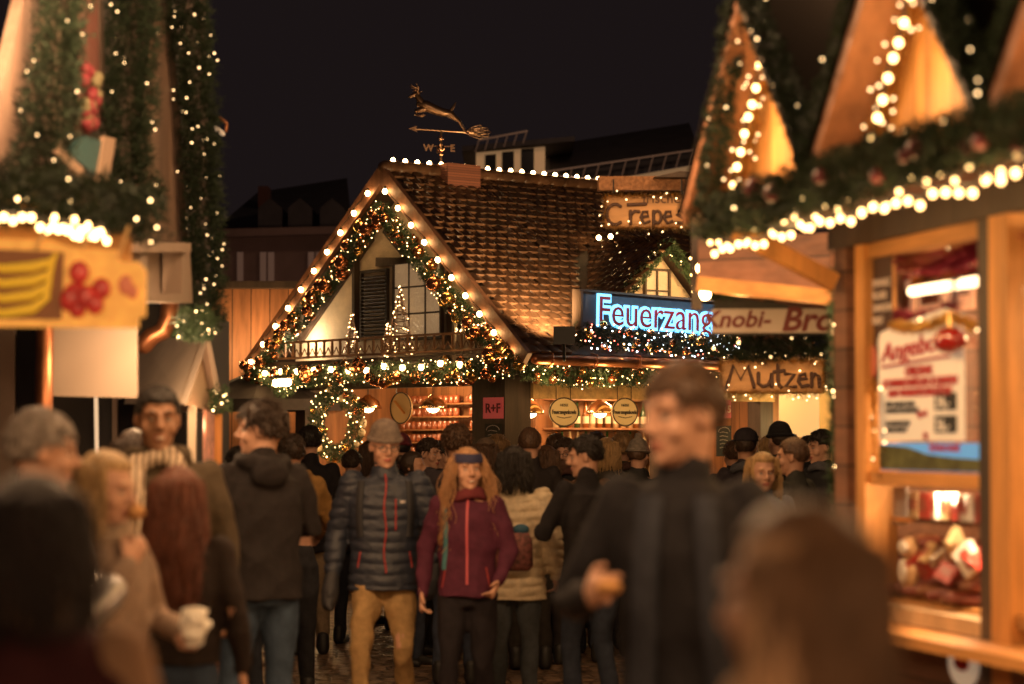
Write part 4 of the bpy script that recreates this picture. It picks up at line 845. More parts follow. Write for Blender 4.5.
text('lettering', 'frische', .1, M_paint, T(w_*.44, -.005, h_*.77), t, .002)
mb = MB(); mb.tube([(w_*.1, .015, h_), (w_*.1, .015, h_+.12)], .006, 5); mb.tube([(w_*.9, .015, h_), (w_*.9, .015, h_+.12)], .006, 5); mb.build('chain', M_wire, t)
frame_tinsel('gold tinsel with lights round the Crepes sign', M_, w_, h_, 92, .05, 14)
lamp('sign_light', at(625, 212, 16.2), 3, WARM, .05); lamp('sign_light', at(670, 212, 16.2), 3, WARM, .05)  # added lamps in front to brighten the Crepes sign
# the post and arm carrying the crepes sign
pa = at(850, 442, 17.3); t = thing('sign_gantry', 'wooden post with a long wicker arm carrying the Crepes sign', 'sign post', V((pa.x, pa.y, 0)))
mb = MB(); mb.beam((pa.x, pa.y, 0), (pa.x, pa.y, at(850, 150, 17.3).z), .12, .12, (0, 1, 0)); mb.build('post', M_dark, t, world=True)
mb = MB(); mb.beam(at(598, 184, 17.15), at(850, 183, 17.3), .1, .1); mb.build('arm', mat('wicker', (.35, .17, .08), .8, bump='voronoi', bs=.8, vscale=40, var=.4), t, world=True)
mb = MB(); mb.prism([at(654, 177, 17.0), at(715, 177, 17.0), at(715, 173, 17.0), at(680, 171, 17.0)], (0, .4, 0)); mb.build('cap_board', M_dark, t, world=True)
light_string('light_string', 'short upright string of soft lights beside the gantry post', [at(690, 250, 16.9), at(693, 300, 16.9)], 3, .01, 'light strings on the ham stall', near=True)

# far wooden stalls behind the right passage
fs = thing('back_stall', 'glowing plank stall seen through the gap under the Mutzen sign', 'market stall', V((at(770, 442, 29).x, 29, 0)))
mb = MB(); a = px_poly([(715, 500), (766, 500), (766, 388), (715, 388)], 29); a[0].z = a[1].z = 0; mb.prism(a, (0, 2, 0)); mb.build('plank_wall', wood('red_planks', (.4, .13, .06), 'z', planks=.2), fs, world=True)
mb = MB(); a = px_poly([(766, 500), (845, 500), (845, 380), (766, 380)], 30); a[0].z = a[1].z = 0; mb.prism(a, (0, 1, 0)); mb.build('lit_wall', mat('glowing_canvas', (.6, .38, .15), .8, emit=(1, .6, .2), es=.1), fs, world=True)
mb = MB(); mb.prism(px_poly([(700, 386), (850, 386), (850, 372), (700, 372)], 28.4), (0, 2.5, 0)); mb.build('roof', M_dark, fs, world=True)
lamp('stall_light', at(800, 402, 29.0), 60, (1, .66, .26), .1, fs, True); lamp('stall_light', at(742, 400, 28.6), 10, (1, .6, .25), .1, fs, True)
lamp('stall_light', at(815, 425, 27.5), 20, (1, .66, .26), .1, fs, True)
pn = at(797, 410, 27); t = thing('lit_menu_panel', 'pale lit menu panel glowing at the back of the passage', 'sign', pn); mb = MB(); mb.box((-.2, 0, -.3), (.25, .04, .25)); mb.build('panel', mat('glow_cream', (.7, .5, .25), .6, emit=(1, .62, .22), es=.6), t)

# ================================================================== left stall (fruit) and its neighbours
FL = frame((-2.01, 9.5), (.0872, .9962))
ls = thing('fruit_stall', 'tall pale stall on the left with steep garlanded gables', 'market stall', FL)
M_grey = mat('painted_grey', (.32, .24, .19), .7, var=.12, vscale=3, bump='noise', bs=.1); M_lb = wood('light_brown_board', (.22, .145, .11), 'z'); M_pinkb = wood('pink_brown_board', (.17, .07, .055), 'z')
def fl(px, py, y=0.): return hit(FL, px, py, 1, y)
def flp(name, pts, y, th, m_, parent=ls): mb = MB(); mb.prism([fl(a, c, y) for a, c in pts], (0, th, 0)); return mb.build(name, m_, parent)
flp('gable_board', [(-40, 260), (-8, 130), (28, -20), (62, -20), (62, 260)], .1, .05, M_lb)
flp('gable_board', [(62, -20), (165, -20), (138, 250), (62, 250)], .12, .05, M_dark)
flp('gable_trim', [(84, -20), (97, -20), (99, 60), (104, 120), (84, 120)], .06, .03, M_pinkb)
flp('gable_trim', [(99, -20), (102, -20), (106, 120), (103, 120)], .05, .03, M_dark)
flp('side_board', [(168, -10), (172, -10), (189, 241), (141, 241), (152, 120)], .04, .06, M_lb)
flp('edge_trim', [(171, -10), (175, -10), (192, 242), (188, 242)], -.0, .06, M_dark)
flp('box_rim', [(136, 241), (191, 243), (191, 252), (136, 252)], -.1, .25, M_grey)
flp('box_panel', [(140, 252), (190, 252), (193, 302), (140, 302)], .06, .05, M_grey)
flp('box_side', [(140, 252), (147, 252), (147, 296), (140, 302)], -.06, .1, M_grey); flp('box_side', [(182, 252), (190, 252), (193, 302), (182, 296)], -.06, .1, M_grey); flp('box_side', [(140, 302), (193, 303), (190, 294), (143, 293)], -.061, .1, M_grey)
flp('rear_board', [(170, -20), (205, -20), (212, 330), (186, 330)], .3, .05, M_dark)
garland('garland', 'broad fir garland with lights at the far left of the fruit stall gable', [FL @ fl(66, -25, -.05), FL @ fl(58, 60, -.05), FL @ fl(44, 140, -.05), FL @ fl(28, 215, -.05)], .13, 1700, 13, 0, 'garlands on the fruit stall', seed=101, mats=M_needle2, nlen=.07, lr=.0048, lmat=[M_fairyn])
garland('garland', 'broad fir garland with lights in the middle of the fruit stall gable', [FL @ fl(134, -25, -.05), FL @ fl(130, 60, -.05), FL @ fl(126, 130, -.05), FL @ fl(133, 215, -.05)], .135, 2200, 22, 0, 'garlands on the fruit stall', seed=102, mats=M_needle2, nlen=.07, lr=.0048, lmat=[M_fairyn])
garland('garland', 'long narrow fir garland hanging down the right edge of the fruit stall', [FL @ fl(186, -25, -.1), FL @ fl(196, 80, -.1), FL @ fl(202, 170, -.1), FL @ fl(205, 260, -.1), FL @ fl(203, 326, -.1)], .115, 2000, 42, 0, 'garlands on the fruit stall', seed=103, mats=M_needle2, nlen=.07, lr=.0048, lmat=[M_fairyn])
garland('garland', 'fir garland curling along the foot of the fruit stall gable box', [FL @ fl(178, 322, -.1), FL @ fl(190, 326, -.15), FL @ fl(208, 322, -.1)], .07, 1200, 34, 0, 'garlands on the fruit stall', seed=104)
garland('garland', 'blurred fir garland over the bulbs of the fruit stall awning', [at(-20, 190, 8.9), at(60, 198, 9.2), at(110, 205, 9.4), at(155, 218, 9.6)], .11, 1700, 18, 0, 'garlands on the fruit stall', seed=105, mats=M_needle2, nlen=.07, lr=.0065)
# flowers and the little teal roof
rg = random.Random(8); t = thing('flower_bunch', 'bunch of red and pink flowers between the two broad garlands', 'flowers', FL @ T(*fl(92, 100, -.1))); mb = MB(); mb2 = MB()
for k in range(26):
    p = fl(90+rg.uniform(-7, 7), 65+rg.uniform(0, 62), -.12)-fl(92, 100, -.1)
    (mb if k % 3 else mb2).ball(p, (.035, .03, .03), 8, 5)
mb.build('red_flowers', mat('red_petal', (.16, .012, .02), .7), t, True)['kind'] = 'stuff'; mb2.build('cream_flowers', mat('cream_petal', (.14, .12, .06), .7), t, True)['kind'] = 'stuff'
t = thing('nesting_box', 'small teal fronted bird house with a cream roof in the garlands', 'bird house', FL @ T(*fl(90, 160, -.12))); o_ = fl(90, 160, -.12)
def g2(px, py, y=-.12): return fl(px, py, y)-o_
mb = MB(); mb.prism([g2(72, 155), g2(98, 178), g2(104, 142), g2(86, 136), g2(74, 146)], (0, .03, 0)); mb.build('front', mat('teal_paint', (.012, .07, .08), .5), t)
mb = MB(); mb.prism([g2(56, 153, -.13), g2(82, 178, -.13), g2(85, 170, -.13), g2(60, 146, -.13)], (0, .02, 0)); mb.prism([g2(97, 182, -.131), g2(109, 180, -.131), g2(116, 139, -.131), g2(105, 136, -.131)], (0, .02, 0)); mb.build('roof', mat('cream_paint', (.3, .2, .14), .6), t)
lamp('gable_light', (.5, -1.0, 3.0), 5, WARM, .1, ls); lamp('gable_light', (2.5, -1.1, 3.1), 5, WARM, .1, ls); lamp('gable_light', (3.0, -1.1, 2.2), 5, WARM, .1, ls)
# bulbs + fruit sign
light_string('light_string', 'bright row of warm bulbs above the fruit sign', [at(-10, 217, 8.7), at(40, 220, 8.8), at(110, 236, 9.1)], 16, .0135, 'light strings on the fruit stall', jitter=.03, near=True)
light_string('light_string', 'second bright row of bulbs above the fruit sign, closer together', [at(45, 226, 8.9), at(108, 236, 9.2)], 12, .0135, 'light strings on the fruit stall', jitter=.02, near=True)
for x in (10, 75, 115): lamp('bulb_light', at(x, 232, 8.5), 3., WARM, .06)
aw = thing('awning_board', 'orange wooden awning board above the fruit sign', 'awning', at(20, 205, 9.3)); mb = MB(); mb.prism([at(-60, 250, 9.3), at(130, 262, 9.5), at(130, 232, 9.5), at(50, 206, 9.4), at(-60, 192, 9.3)], (0, .06, 0)); mb.build('board', M_pinex, aw, world=True)
o_ = at(0, 320, 8.2); K8 = 8.2/FPX; t = thing('fruit_sign', 'bright sign painted with bananas and red fruit at the left edge', 'sign', o_)
def fs_(px, py, y=0): return V((px*K8, y, (320-py)*K8))
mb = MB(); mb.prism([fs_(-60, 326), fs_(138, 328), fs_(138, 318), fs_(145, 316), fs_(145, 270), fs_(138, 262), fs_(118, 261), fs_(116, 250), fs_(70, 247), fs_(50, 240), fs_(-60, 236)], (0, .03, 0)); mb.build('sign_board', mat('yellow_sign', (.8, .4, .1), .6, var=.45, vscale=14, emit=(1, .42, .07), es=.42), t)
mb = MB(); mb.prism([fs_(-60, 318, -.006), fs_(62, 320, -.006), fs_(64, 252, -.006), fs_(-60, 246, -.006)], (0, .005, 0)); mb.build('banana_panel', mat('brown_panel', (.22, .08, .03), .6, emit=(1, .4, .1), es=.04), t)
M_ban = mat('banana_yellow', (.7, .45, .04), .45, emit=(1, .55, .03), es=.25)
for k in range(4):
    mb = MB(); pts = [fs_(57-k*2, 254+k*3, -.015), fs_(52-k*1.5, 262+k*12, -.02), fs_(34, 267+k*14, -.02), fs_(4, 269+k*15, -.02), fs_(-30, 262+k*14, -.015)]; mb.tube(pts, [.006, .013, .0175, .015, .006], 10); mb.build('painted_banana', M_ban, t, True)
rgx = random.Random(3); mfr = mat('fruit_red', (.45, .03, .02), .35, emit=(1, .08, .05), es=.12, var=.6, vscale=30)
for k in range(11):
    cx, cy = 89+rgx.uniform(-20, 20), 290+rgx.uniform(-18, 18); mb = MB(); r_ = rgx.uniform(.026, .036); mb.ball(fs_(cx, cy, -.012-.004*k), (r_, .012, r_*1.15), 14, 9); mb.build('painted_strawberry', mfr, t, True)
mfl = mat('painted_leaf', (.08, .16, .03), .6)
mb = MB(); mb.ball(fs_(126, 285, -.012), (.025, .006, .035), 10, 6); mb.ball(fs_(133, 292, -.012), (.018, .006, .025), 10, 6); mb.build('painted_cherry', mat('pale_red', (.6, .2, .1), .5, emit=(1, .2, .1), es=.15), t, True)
for px in (40, 86, 122): mb = MB(); mb.beam(fs_(px-4, 250+(px > 100)*8, -.01), fs_(px+7, 226, -.01), .018, .008); mb.build('slat', M_yellow, t)
# lower left building behind the people: wall, panel, pipes
lw = thing('pale_building', 'pale building with dark windows behind the people on the left', 'building', V((-3.6, 14.4, 0)))
def at_poly(pts, Y): return [at(x, y, Y) for x, y in pts]
mb = MB(); a = at_poly([(-60, 560), (190, 560), (190, 305), (-60, 305)], 14.4); a[0].z = a[1].z = 0; mb.prism(a, (0, 2, 0)); mb.build('wall', mat('dark_wall', (.05, .045, .045), .7), lw, world=True)
for (a0, a1, y0, y1) in ((-30, 14, 326, 520), (38, 43, 326, 470), (112, 117, 330, 470), (150, 156, 330, 470)):
    mb = MB(); mb.prism(at_poly([(a0, y1), (a1, y1), (a1, y0), (a0, y0)], 14.3), (0, .08, 0)); mb.build('wall_pillar', M_grey, lw, world=True)
for (a0, a1, y0, y1) in ((17, 36, 330, 420), (118, 148, 400, 470), (158, 186, 404, 470)):
    mb = MB(); mb.prism(at_poly([(a0, y1), (a1, y1), (a1, y0), (a0, y0)], 14.33), (0, .05, 0)); w__ = mb.build('window', M_dw, lw, world=True)
mb = MB(); mb.tube([at(96, 396, 14.2), at(97, 460, 14.2)], .012, 8); mb.build('light_strip', emis('door_strip', (1, .62, .34), .9), lw, world=True)
t = thing('counter_hatch', 'large pale raised hatch hanging behind the heads on the left', 'hatch', at(95, 398, 12.6)); mb = MB(); mb.prism([at(50, 396, 12.6), at(137, 398, 12.6), at(137, 318, 12.6), at(50, 318, 12.6)], (0, .05, 0)); mb.build('hatch_board', mat('pale_grey_board', (.42, .32, .25), .7, bump='noise', bs=.1), t, world=True)
lamp('hatch_light', at(125, 385, 11.5), 4, (1, .6, .32), .1)  # lamp added in front to lift the dark hatch board
t = thing('copper_pipe', 'straight copper downpipe below the fruit sign', 'pipe', at(45, 400, 12.3)); mb = MB(); mb.tube([at(45, 318, 12.3), at(44, 400, 12.3), at(44, 470, 12.3)], .045, 12); mb.build('pipe', M_copperpipe, t, True, True)
t = thing('curved_pipe', 'curved copper downpipe under the grey box of the fruit stall', 'pipe', at(160, 330, 13)); mb = MB(); mb.tube([at(170, 302, 13), at(169, 318, 13), at(163, 331, 13), at(152, 336, 13), at(144, 345, 13)], .05, 12); mb.build('pipe', M_copperpipe, t, True, True)
t = thing('wall_fixture', 'small white bracket lamp beside the long hanging garland', 'lamp', at(220, 128, 14)); mb = MB(); mb.tube([at(216, 128, 14), at(223, 134, 14)], .014, 8); mb.build('arm', M_paper, t, True, True); mb = MB(); mb.tube([at(220, 118, 14), at(227, 124, 14), at(226, 131, 14)], .01, 8); mb.build('head', M_copperpipe, t, True, True)
# small grey hut
gh_ = thing('grey_hut', 'small hut with a pale grey gable roof behind the smiling man', 'market stall', V((at(180, 442, 13.4).x, 13.4, 0)))
A_, B_ = at(143, 343, 14.2), at(206, 343, 13.0); C_, D_ = at(186, 404, 12.6), at(124, 404, 13.8); E_, F_ = at(220, 412, 13.4), at(160, 412, 14.6)
M_groof = mat('grey_roof', (.55, .45, .37), .7, var=.1)
mb = MB(); mb.prism([D_, C_, B_, A_], (.01, .03, .03)); mb.build('roof', M_groof, gh_, world=True); mb = MB(); mb.prism([A_, B_, E_, F_], (.02, .02, .02)); mb.build('roof', M_groof, gh_, world=True)
iv = (A_-B_).normalized(); mb = MB(); q = .12; mb.prism([C_+iv*q, E_+iv*q, B_+iv*q], iv*.03); mb.build('gable_board', mat('cream_inner', (.5, .38, .26), .7), gh_, world=True)
for p_, nm in ((C_, 0), (E_, 1)):
    mb = MB(); mb.beam((p_.x+.02*(1-2*nm), p_.y+.1, 0), (p_.x+.02*(1-2*nm), p_.y+.1, p_.z-.01), .04, .04, (0, 1, 0)); mb.build('post', mat('white_post', (.6, .48, .36), .6) if nm == 0 else M_pine, gh_, world=True)
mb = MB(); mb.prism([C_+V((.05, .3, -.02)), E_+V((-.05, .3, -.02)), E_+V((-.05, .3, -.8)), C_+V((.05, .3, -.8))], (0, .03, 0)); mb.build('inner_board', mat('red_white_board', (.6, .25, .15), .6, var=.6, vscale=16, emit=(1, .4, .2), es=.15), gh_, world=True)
mb = MB(); a = at_poly([(186, 560), (222, 560), (222, 500), (186, 500)], 13.2); a[0].z = a[1].z = 0; mb.prism(a, (0, .5, 0)); mb.build('counter', M_brown, gh_, world=True)
lamp('hut_light', at(150, 350, 12.2), 26, (1, .6, .3), .1, gh_, True); lamp('hut_light', at(204, 392, 12.7), 3, (1, .6, .3), .05, gh_, True); lamp('hut_light', at(204, 425, 13.0), 3, (1, .5, .25), .05, gh_, True)  # the first lamp is added outside to brighten the grey roof
garland('garland', 'short lit garland on the right post of the small grey hut', [at(218, 388, 13.2), at(221, 400, 13.2), at(219, 412, 13.2)], .04, 900, 60, 0, 'garlands on the fruit stall', seed=111)
# added fill light: unseen bulb strings over the alley that warm the faces
for x0, x1, y, z, n_, pw_, lb in ((-2.6, 2.6, 9.6, 4.0, 14, 310, 'string of bulbs spanning the alley high above the blonde woman'), (-2.6, 2.6, 5.6, 3.0, 14, 120, 'string of bulbs spanning the alley high above the tall blurred man'), (-2.6, 2.6, -0.4, 2.7, 14, 150, 'string of bulbs spanning the alley behind the camera'), (-2.9, 3.2, 14.6, 5.2, 16, 150, 'string of bulbs spanning the alley high above the walking couple')):
    light_string('light_string', lb, [V((x0, y, z)), V(((x0+x1)/2, y, z-.12)), V((x1, y, z))], n_, .03, 'light strings over the alley')
    for k in range(3): lamp('market_bulb_light', (x0+(x1-x0)*(k+.5)/3, y-.05, z-.25), pw_/1.6, (1, .58, .29), .3)
# ================================================================== people
def skin(c): return mat('skin_%02x%02x%02x' % tuple(int(x*255) for x in c), c, .5, spec=.4, var=.1, vscale=25)
SK_L, SK_M, SK_D = skin((.54, .3, .2)), skin((.45, .24, .15)), skin((.33, .17, .1))
def cloth(name, c, rough=.8, bs=.35, sc=22, var=.22, metal=0.): return mat(name, c, rough, bump='noise', bs=bs, vscale=sc, var=var, metal=metal, spec=.5 if rough < .7 else .18)
M_eye = mat('eye_white', (.3, .26, .23), .25); M_iris = mat('eye_dark', (.03, .018, .01), .15); M_lip = mat('lip', (.38, .12, .09), .45); M_teeth = mat('teeth', (.7, .62, .5), .3)
TEX = {}
def tex(sc):
    if sc not in TEX: t = bpy.data.textures.new('folds', 'CLOUDS'); t.noise_scale = sc; t.noise_depth = 2; TEX[sc] = t
    return TEX[sc]
def fused(mb, vox, smooth=3, fold=0., fscale=.12, ridge=None, post=None, seedv=0.):
    """fuse the closed pieces in mb to one skin"""
    me = mb.mesh('tmp', M_eye); o = bpy.data.objects.new('tmp', me); COL.objects.link(o)
    r = o.modifiers.new('r', 'REMESH'); r.mode = 'VOXEL'; r.voxel_size = vox; r.use_smooth_shade = True
    if smooth: s_ = o.modifiers.new('s', 'SMOOTH'); s_.factor = .5; s_.iterations = smooth
    m = eval_mesh(o); bpy.data.objects.remove(o); bpy.data.meshes.remove(me)
    n = len(m.vertices)
    if (fold or ridge or post) and n:
        co = np.empty(n*3, 'f'); m.vertices.foreach_get('co', co); co = co.reshape(-1, 3)
        nn = np.empty(n*3, 'f'); m.vertex_normals.foreach_get('vector', nn); nn = nn.reshape(-1, 3)
        if fold:
            p = co*np.array([1, 1, .75])+seedv
            d = np.zeros(n)
            rg = np.random.RandomState(int(seedv*10) % 1000)
            for k in range(14):
                f = rg.normal(size=3); f = f/np.linalg.norm(f)*(2*math.pi/fscale)*rg.uniform(.5, 1.6); d += (1-2*np.abs(np.sin(p@f*.5+rg.uniform(0, 6))))*rg.uniform(.3, 1)
            d /= 5; co = co+nn*(d*fold)[:, None]
        if ridge: co = co+nn*ridge(co)[:, None]
        if post: co = post(co, nn)
        m.vertices.foreach_set('co', co.astype('f').ravel()); m.update()
    m.polygons.foreach_set('use_smooth', [True]*len(m.polygons))
    return m
def ring(c, rx, ry, n=20, tw=0., sq=2.0):
    pts = []
    for k in range(n):
        a = 2*math.pi*k/n; ca, sa = math.cos(a), math.sin(a)
        x = math.copysign(abs(ca)**(2/sq), ca)*rx; y = math.copysign(abs(sa)**(2/sq), sa)*ry
        pts.append(V((c[0]+x*math.cos(tw)-y*math.sin(tw), c[1]+x*math.sin(tw)+y*math.cos(tw), c[2])))
    return pts
HAIRC = {}
def haircol(c, r=.42): return mat('hair_%02x%02x%02x' % tuple(int(x*255) for x in c), c, r, var=.5, vscale=60, stretch=(1, 1, .15), bump='noise', bs=.5, spec=.4)
BLACKH, DARKH, BROWNH, REDH, BLOND, GREYH = haircol((.018, .013, .01)), haircol((.04, .024, .015)), haircol((.085, .045, .024)), haircol((.14, .045, .025)), haircol((.42, .26, .11)), haircol((.24, .2, .17))

def person(px, d, H, yaw, label, jacket=(.03, .03, .035), trousers=(.04, .045, .06), hair=DARKH, hstyle='short', sk=SK_L, top='jacket', jlen=.82, arms=None, legs=None,
           head=(0, 0), fold_t=.012, lean=(0, 0), hat=None, hatcol=None, scarf=None, glasses=False, beard=False, puffer=0., fine=False, smile=False, hood=False, width=1., shoes=(.02, .018, .016), gloves=None, hand_curl=.6, jrough=.8, group=None, extra=None, jmat=None, seed=0, base=0.):
    X = (px-512)*d/FPX; M = Matrix.Translation(V((X, d, base))) @ RZ(R(yaw)) @ Matrix.Scale(H/1.78, 4)
    M = Matrix.Translation(V((X, d, base))) @ RZ(R(yaw)); s = H/1.78
    root = thing('person', label, 'person', M, group)
    rng = random.Random(seed*31+int(px)); vox = .0065 if fine else .012; lx, ly = lean
    def P(x, y, z):
        k = max(0, (z-.9)/.8); return V(((x+lx*k)*s, (y+ly*k)*s, z*s))
    arms = arms or {}; legs = legs or {}
    A = {}
    for sd, k in ((-1, 'R'), (1, 'L')):
        e, w = arms.get(k, ((sd*.262, .03, 1.18), (sd*.268, -.05, .94)))
        A[k] = [P(sd*.175*width, 0, 1.455), P(*e), P(*w)]
    Lg = {}
    for sd, k in ((-1, 'R'), (1, 'L')):
        kn, an = legs.get(k, ((sd*.1, -.02, .5), (sd*.11, .02, .09)))
        Lg[k] = [P(sd*.09, 0, .92), V(kn)*s, V(an)*s]
    hy, hp = head
    HC = P(0, -.015, 1.655)
    HM_ = Matrix.Translation(HC) @ RZ(R(hy)) @ Matrix.Rotation(R(hp), 4, 'X') @ Matrix.Scale(s*1.02, 4)
    def h(x, y, z): return HM_ @ V((x, y, z))
    # ---- body
    b_ = MB()
    b_.loft([ring(P(0, 0, z), rx*width*s, ry*s) for z, rx, ry in ((.86, .13, .09), (.95, .155, .1), (1.08, .135, .09), (1.25, .155, .1), (1.4, .17, .095), (1.47, .12, .07), (1.5, .06, .055))])
    b_.tube([P(0, .01, 1.44), P(0, .0, 1.53), h(0, .015, -.04)], [.062*s, .058*s, .06*s], 14)
    b_.ball((0, 0, 0), (.077, .096, .092), 22, 16, HM_ @ T(0, .012, .03))
    b_.loft([[HM_ @ q for q in ring((0, yy, z), rx, ry, 18)] for z, rx, ry, yy in ((.03, .07, .075, -.01), (0, .068, .076, -.014), (-.035, .062, .072, -.018), (-.07, .056, .061, -.026), (-.098, .041, .044, -.041), (-.11, .024, .027, -.05))])
    b_.tube([h(0, -.088, .03), h(0, -.1, .005), h(0, -.113, -.02), h(0, -.108, -.028)], [.008*s, .0095*s, .014*s, .01*s], 8)
    for sd in (-1, 1):
        b_.ball((0, 0, 0), (.012, .01, .008), 8, 6, HM_ @ T(sd*.011, -.1, -.027))
        b_.ball((0, 0, 0), (.026, .02, .009), 10, 6, HM_ @ T(sd*.031, -.076, .033))
        b_.ball((0, 0, 0), (.031, .026, .03), 10, 7, HM_ @ T(sd*.038, -.055, -.028))
        b_.ball((0, 0, 0), (.009, .02, .031), 10, 8, HM_ @ T(sd*.078, .012, -.004) @ RZ(R(sd*-20)))
    b_.ball((0, 0, 0), (.023, .009, .006), 12, 6, HM_ @ T(0, -.091, -.055)); b_.ball((0, 0, 0), (.019, .009, .006), 12, 6, HM_ @ T(0, -.089, -.066)); b_.ball((0, 0, 0), (.02, .014, .015), 12, 7, HM_ @ T(0, -.078, -.098))
    for sd, k in ((-1, 'R'), (1, 'L')):
        a, e, w = A[k]
        b_.tube([a, a.lerp(e, .5), e, e.lerp(w, .3), w], [.05*s, .045*s, .037*s, .04*s, .027*s], 12)
        hp_, kn, an = Lg[k]
        b_.tube([hp_, hp_.lerp(kn, .5), kn, kn.lerp(an, .3), an], [.072*s, .058*s, .04*s, .04*s, .03*s], 12)
        b_.tube([an+V((0, .03, -.03))*s, an+V((0, -.06, -.05))*s, an+V((0, -.13, -.06))*s], [.04*s, .038*s, .03*s], 10)
        # hand
        dr = (w-e).normalized(); side = V((0, 0, 1)).cross(dr); side = side.normalized() if side.length > .2 else V((0, 1, 0))
        if abs(dr.z) > .75: side = V((0, 1, 0)) - dr*dr.y; side.normalize()
        pn = dr.cross(side).normalized() if abs(dr.z) > .75 else side.copy()
        if pn.x*sd > 0: pn = -pn      # the palm faces the body
        pe = w+dr*.085*s
        b_.tube([w-dr*.01*s, w+dr*.03*s, pe], [.03*s, .042*s, .04*s], 12, flat=.42, upv=tuple(pn))
        th_side = -1 if abs(dr.z) > .75 else (1 if True else 1)
        if abs(dr.z) > .75: ts = side if side.y < 0 else -side
        else: ts = V((0, 0, 1))-dr*dr.z; ts.normalize()
        sp_ = ts
        for q, (ln, of) in () if gloves else enumerate(((.072, .03), (.08, .0105), (.075, -.0095), (.06, -.029))):
            c = hand_curl*(.8+.15*q); p0 = pe+sp_*of*s-dr*.012*s; d1 = (dr*math.cos(c)+pn*math.sin(c)); d2 = (dr*math.cos(c*2)+pn*math.sin(c*2)); p1 = p0+d1*ln*.5*s; b_.tube([p0, p1, p1+d2*ln*.5*s], [.0095*s, .009*s, .0072*s], 8)
        if gloves: continue
        p0 = w+dr*.025*s+ts*.03*s; d1 = (dr*.7+ts*.75+pn*.25).normalized(); p1 = p0+d1*.036*s; b_.tube([p0, p1, p1+(dr*.9+ts*.1+pn*.5).normalized()*.03*s], [.014*s, .011*s, .0085*s], 8)
    IH = HM_.inverted(); sc_h = s*1.02
    hm3 = np.array(IH)[:3, :]
    def sockets(co, nn):
        l = co @ hm3[:, :3].T + hm3[:, 3]
        for sd in (-1, 1):
            w_ = np.exp(-(((l[:, 0]-sd*.031)/.017)**2+((l[:, 2]-.008)/.011)**2))*(l[:, 1] < -.03)
            l[:, 1] += w_*.007
        w_ = np.exp(-((l[:, 0]/.022)**2+((l[:, 2]+.0605)/.0028)**2))*(l[:, 1] < -.05); l[:, 1] += w_*.005
        m3 = np.array(HM_)[:3, :]; return l @ m3[:, :3].T + m3[:, 3]
    me = fused(b_, vox*s, 3 if fine else 2, post=sockets if fine else None); me.materials.clear(); me.materials.append(sk); me.name = 'body'
    if fine:   # lips
        me.materials.append(M_lip)
        n = len(me.polygons); c = np.empty(n*3, 'f'); me.polygons.foreach_get('center', c); c = c.reshape(-1, 3); l = c @ hm3[:, :3].T + hm3[:, 3]
        mi = ((np.abs(l[:, 0])/.025)**2+((l[:, 2]+.061)/.0105)**2 < 1) & (l[:, 1] < -.07); me.polygons.foreach_set('material_index', mi.astype('i'))
    bo = link('body', me, root)
    bo.parent = root
    def add(name, m_, mats_): 
        m_.materials.clear(); [m_.materials.append(q) for q in (mats_ if isinstance(mats_, list) else [mats_])]; m_.name = name; return link(name, m_, root)
    # ---- trousers
    t_ = MB(); t_.loft([ring(P(0, .0, z), rx*width*s, ry*s) for z, rx, ry in ((.84, .14, .105), (.92, .172, .118), (1.02, .165, .11), (1.06, .15, .1))])
    for k in 'RL':
        hp_, kn, an = Lg[k]; an2 = an+V((0, 0, -.035))*s; t_.tube([hp_+V((0, 0, .0)), hp_.lerp(kn, .5), kn, kn.lerp(an2, .5), an2], [.1*s, .09*s, .067*s, .064*s, .058*s], 14)
    tm = cloth('trousers_%02x%02x%02x' % tuple(int(x*255) for x in trousers), trousers, .85)
    add('trousers', fused(t_, .011, 3, fold_t, .15, seedv=seed+px*.1), tm)
    sh = cloth('shoes_%02x%02x%02x' % tuple(int(x*255) for x in shoes), shoes, .5)
    for k in 'RL':
        an = Lg[k][2]; q = MB(); q.tube([an+V((0, .02, .05))*s, an+V((0, .03, -.04))*s], [.05*s, .052*s], 12); q.tube([an+V((0, .04, -.05))*s, an+V((0, -.06, -.052))*s, an+V((0, -.15, -.062))*s], [.046*s, .048*s, .036*s], 12); add('shoe', fused(q, .012, 2), sh)
    # ---- jacket
    j = MB(); z0 = 1.78-jlen-.04; rings = []
    prof = [(1.5, .075, .07), (1.475, .14, .09), (1.43, .198, .118), (1.32, .208, .135), (1.18, .196, .132), (1.06, .19, .13), (.95, .198, .135), (.8, .206, .142), (.65, .215, .15), (.5, .222, .155)]
    use = [p_ for p_ in prof if p_[0] > z0+.03]; last = prof[len(use)] if len(use) < len(prof) else prof[-1]
    use.append((z0, last[1], last[2]))
    j.loft([ring(P(0, 0.0, z), (rx*width)*s, ry*s, 26, sq=2.25) for z, rx, ry in use])
    for k in 'RL':
        a, e, w = A[k]; c = .012*puffer
        j.tube([a, a.lerp(e, .5), e, e.lerp(w, .5), w], [(.066+c)*s, (.068+c)*s, (.06+c)*s, (.054+c)*s, .045*s], 16)
    j.tube([P(0, .012, 1.47), P(0, .005, 1.535)], [.085*s, .076*s], 16)     # collar
    if hood:
        hpt = [P(.1*math.cos(a), .01+.1*math.sin(a), 1.515-.02*math.sin(a)) for a in [R(-40+k*26) for k in range(11)]]; j.tube(hpt, [.03*s]+[.045*s]*9+[.03*s], 12); j.ball(P(0, .12, 1.46), (.1*s, .055*s, .08*s), 14, 10)
    rd = None
    if puffer:
        per = .062*s
        def rd(co): 
            z = co[:, 2]+.006*np.sin(co[:, 0]*14+1.3); a = np.abs(np.sin(math.pi*z/per)); return (np.power(a, .55)-.75)*(.0095+.006*np.sin(co[:, 0]*31+np.sin(z*23)*2)+.004*np.sin(co[:, 0]*77+z*40))*puffer
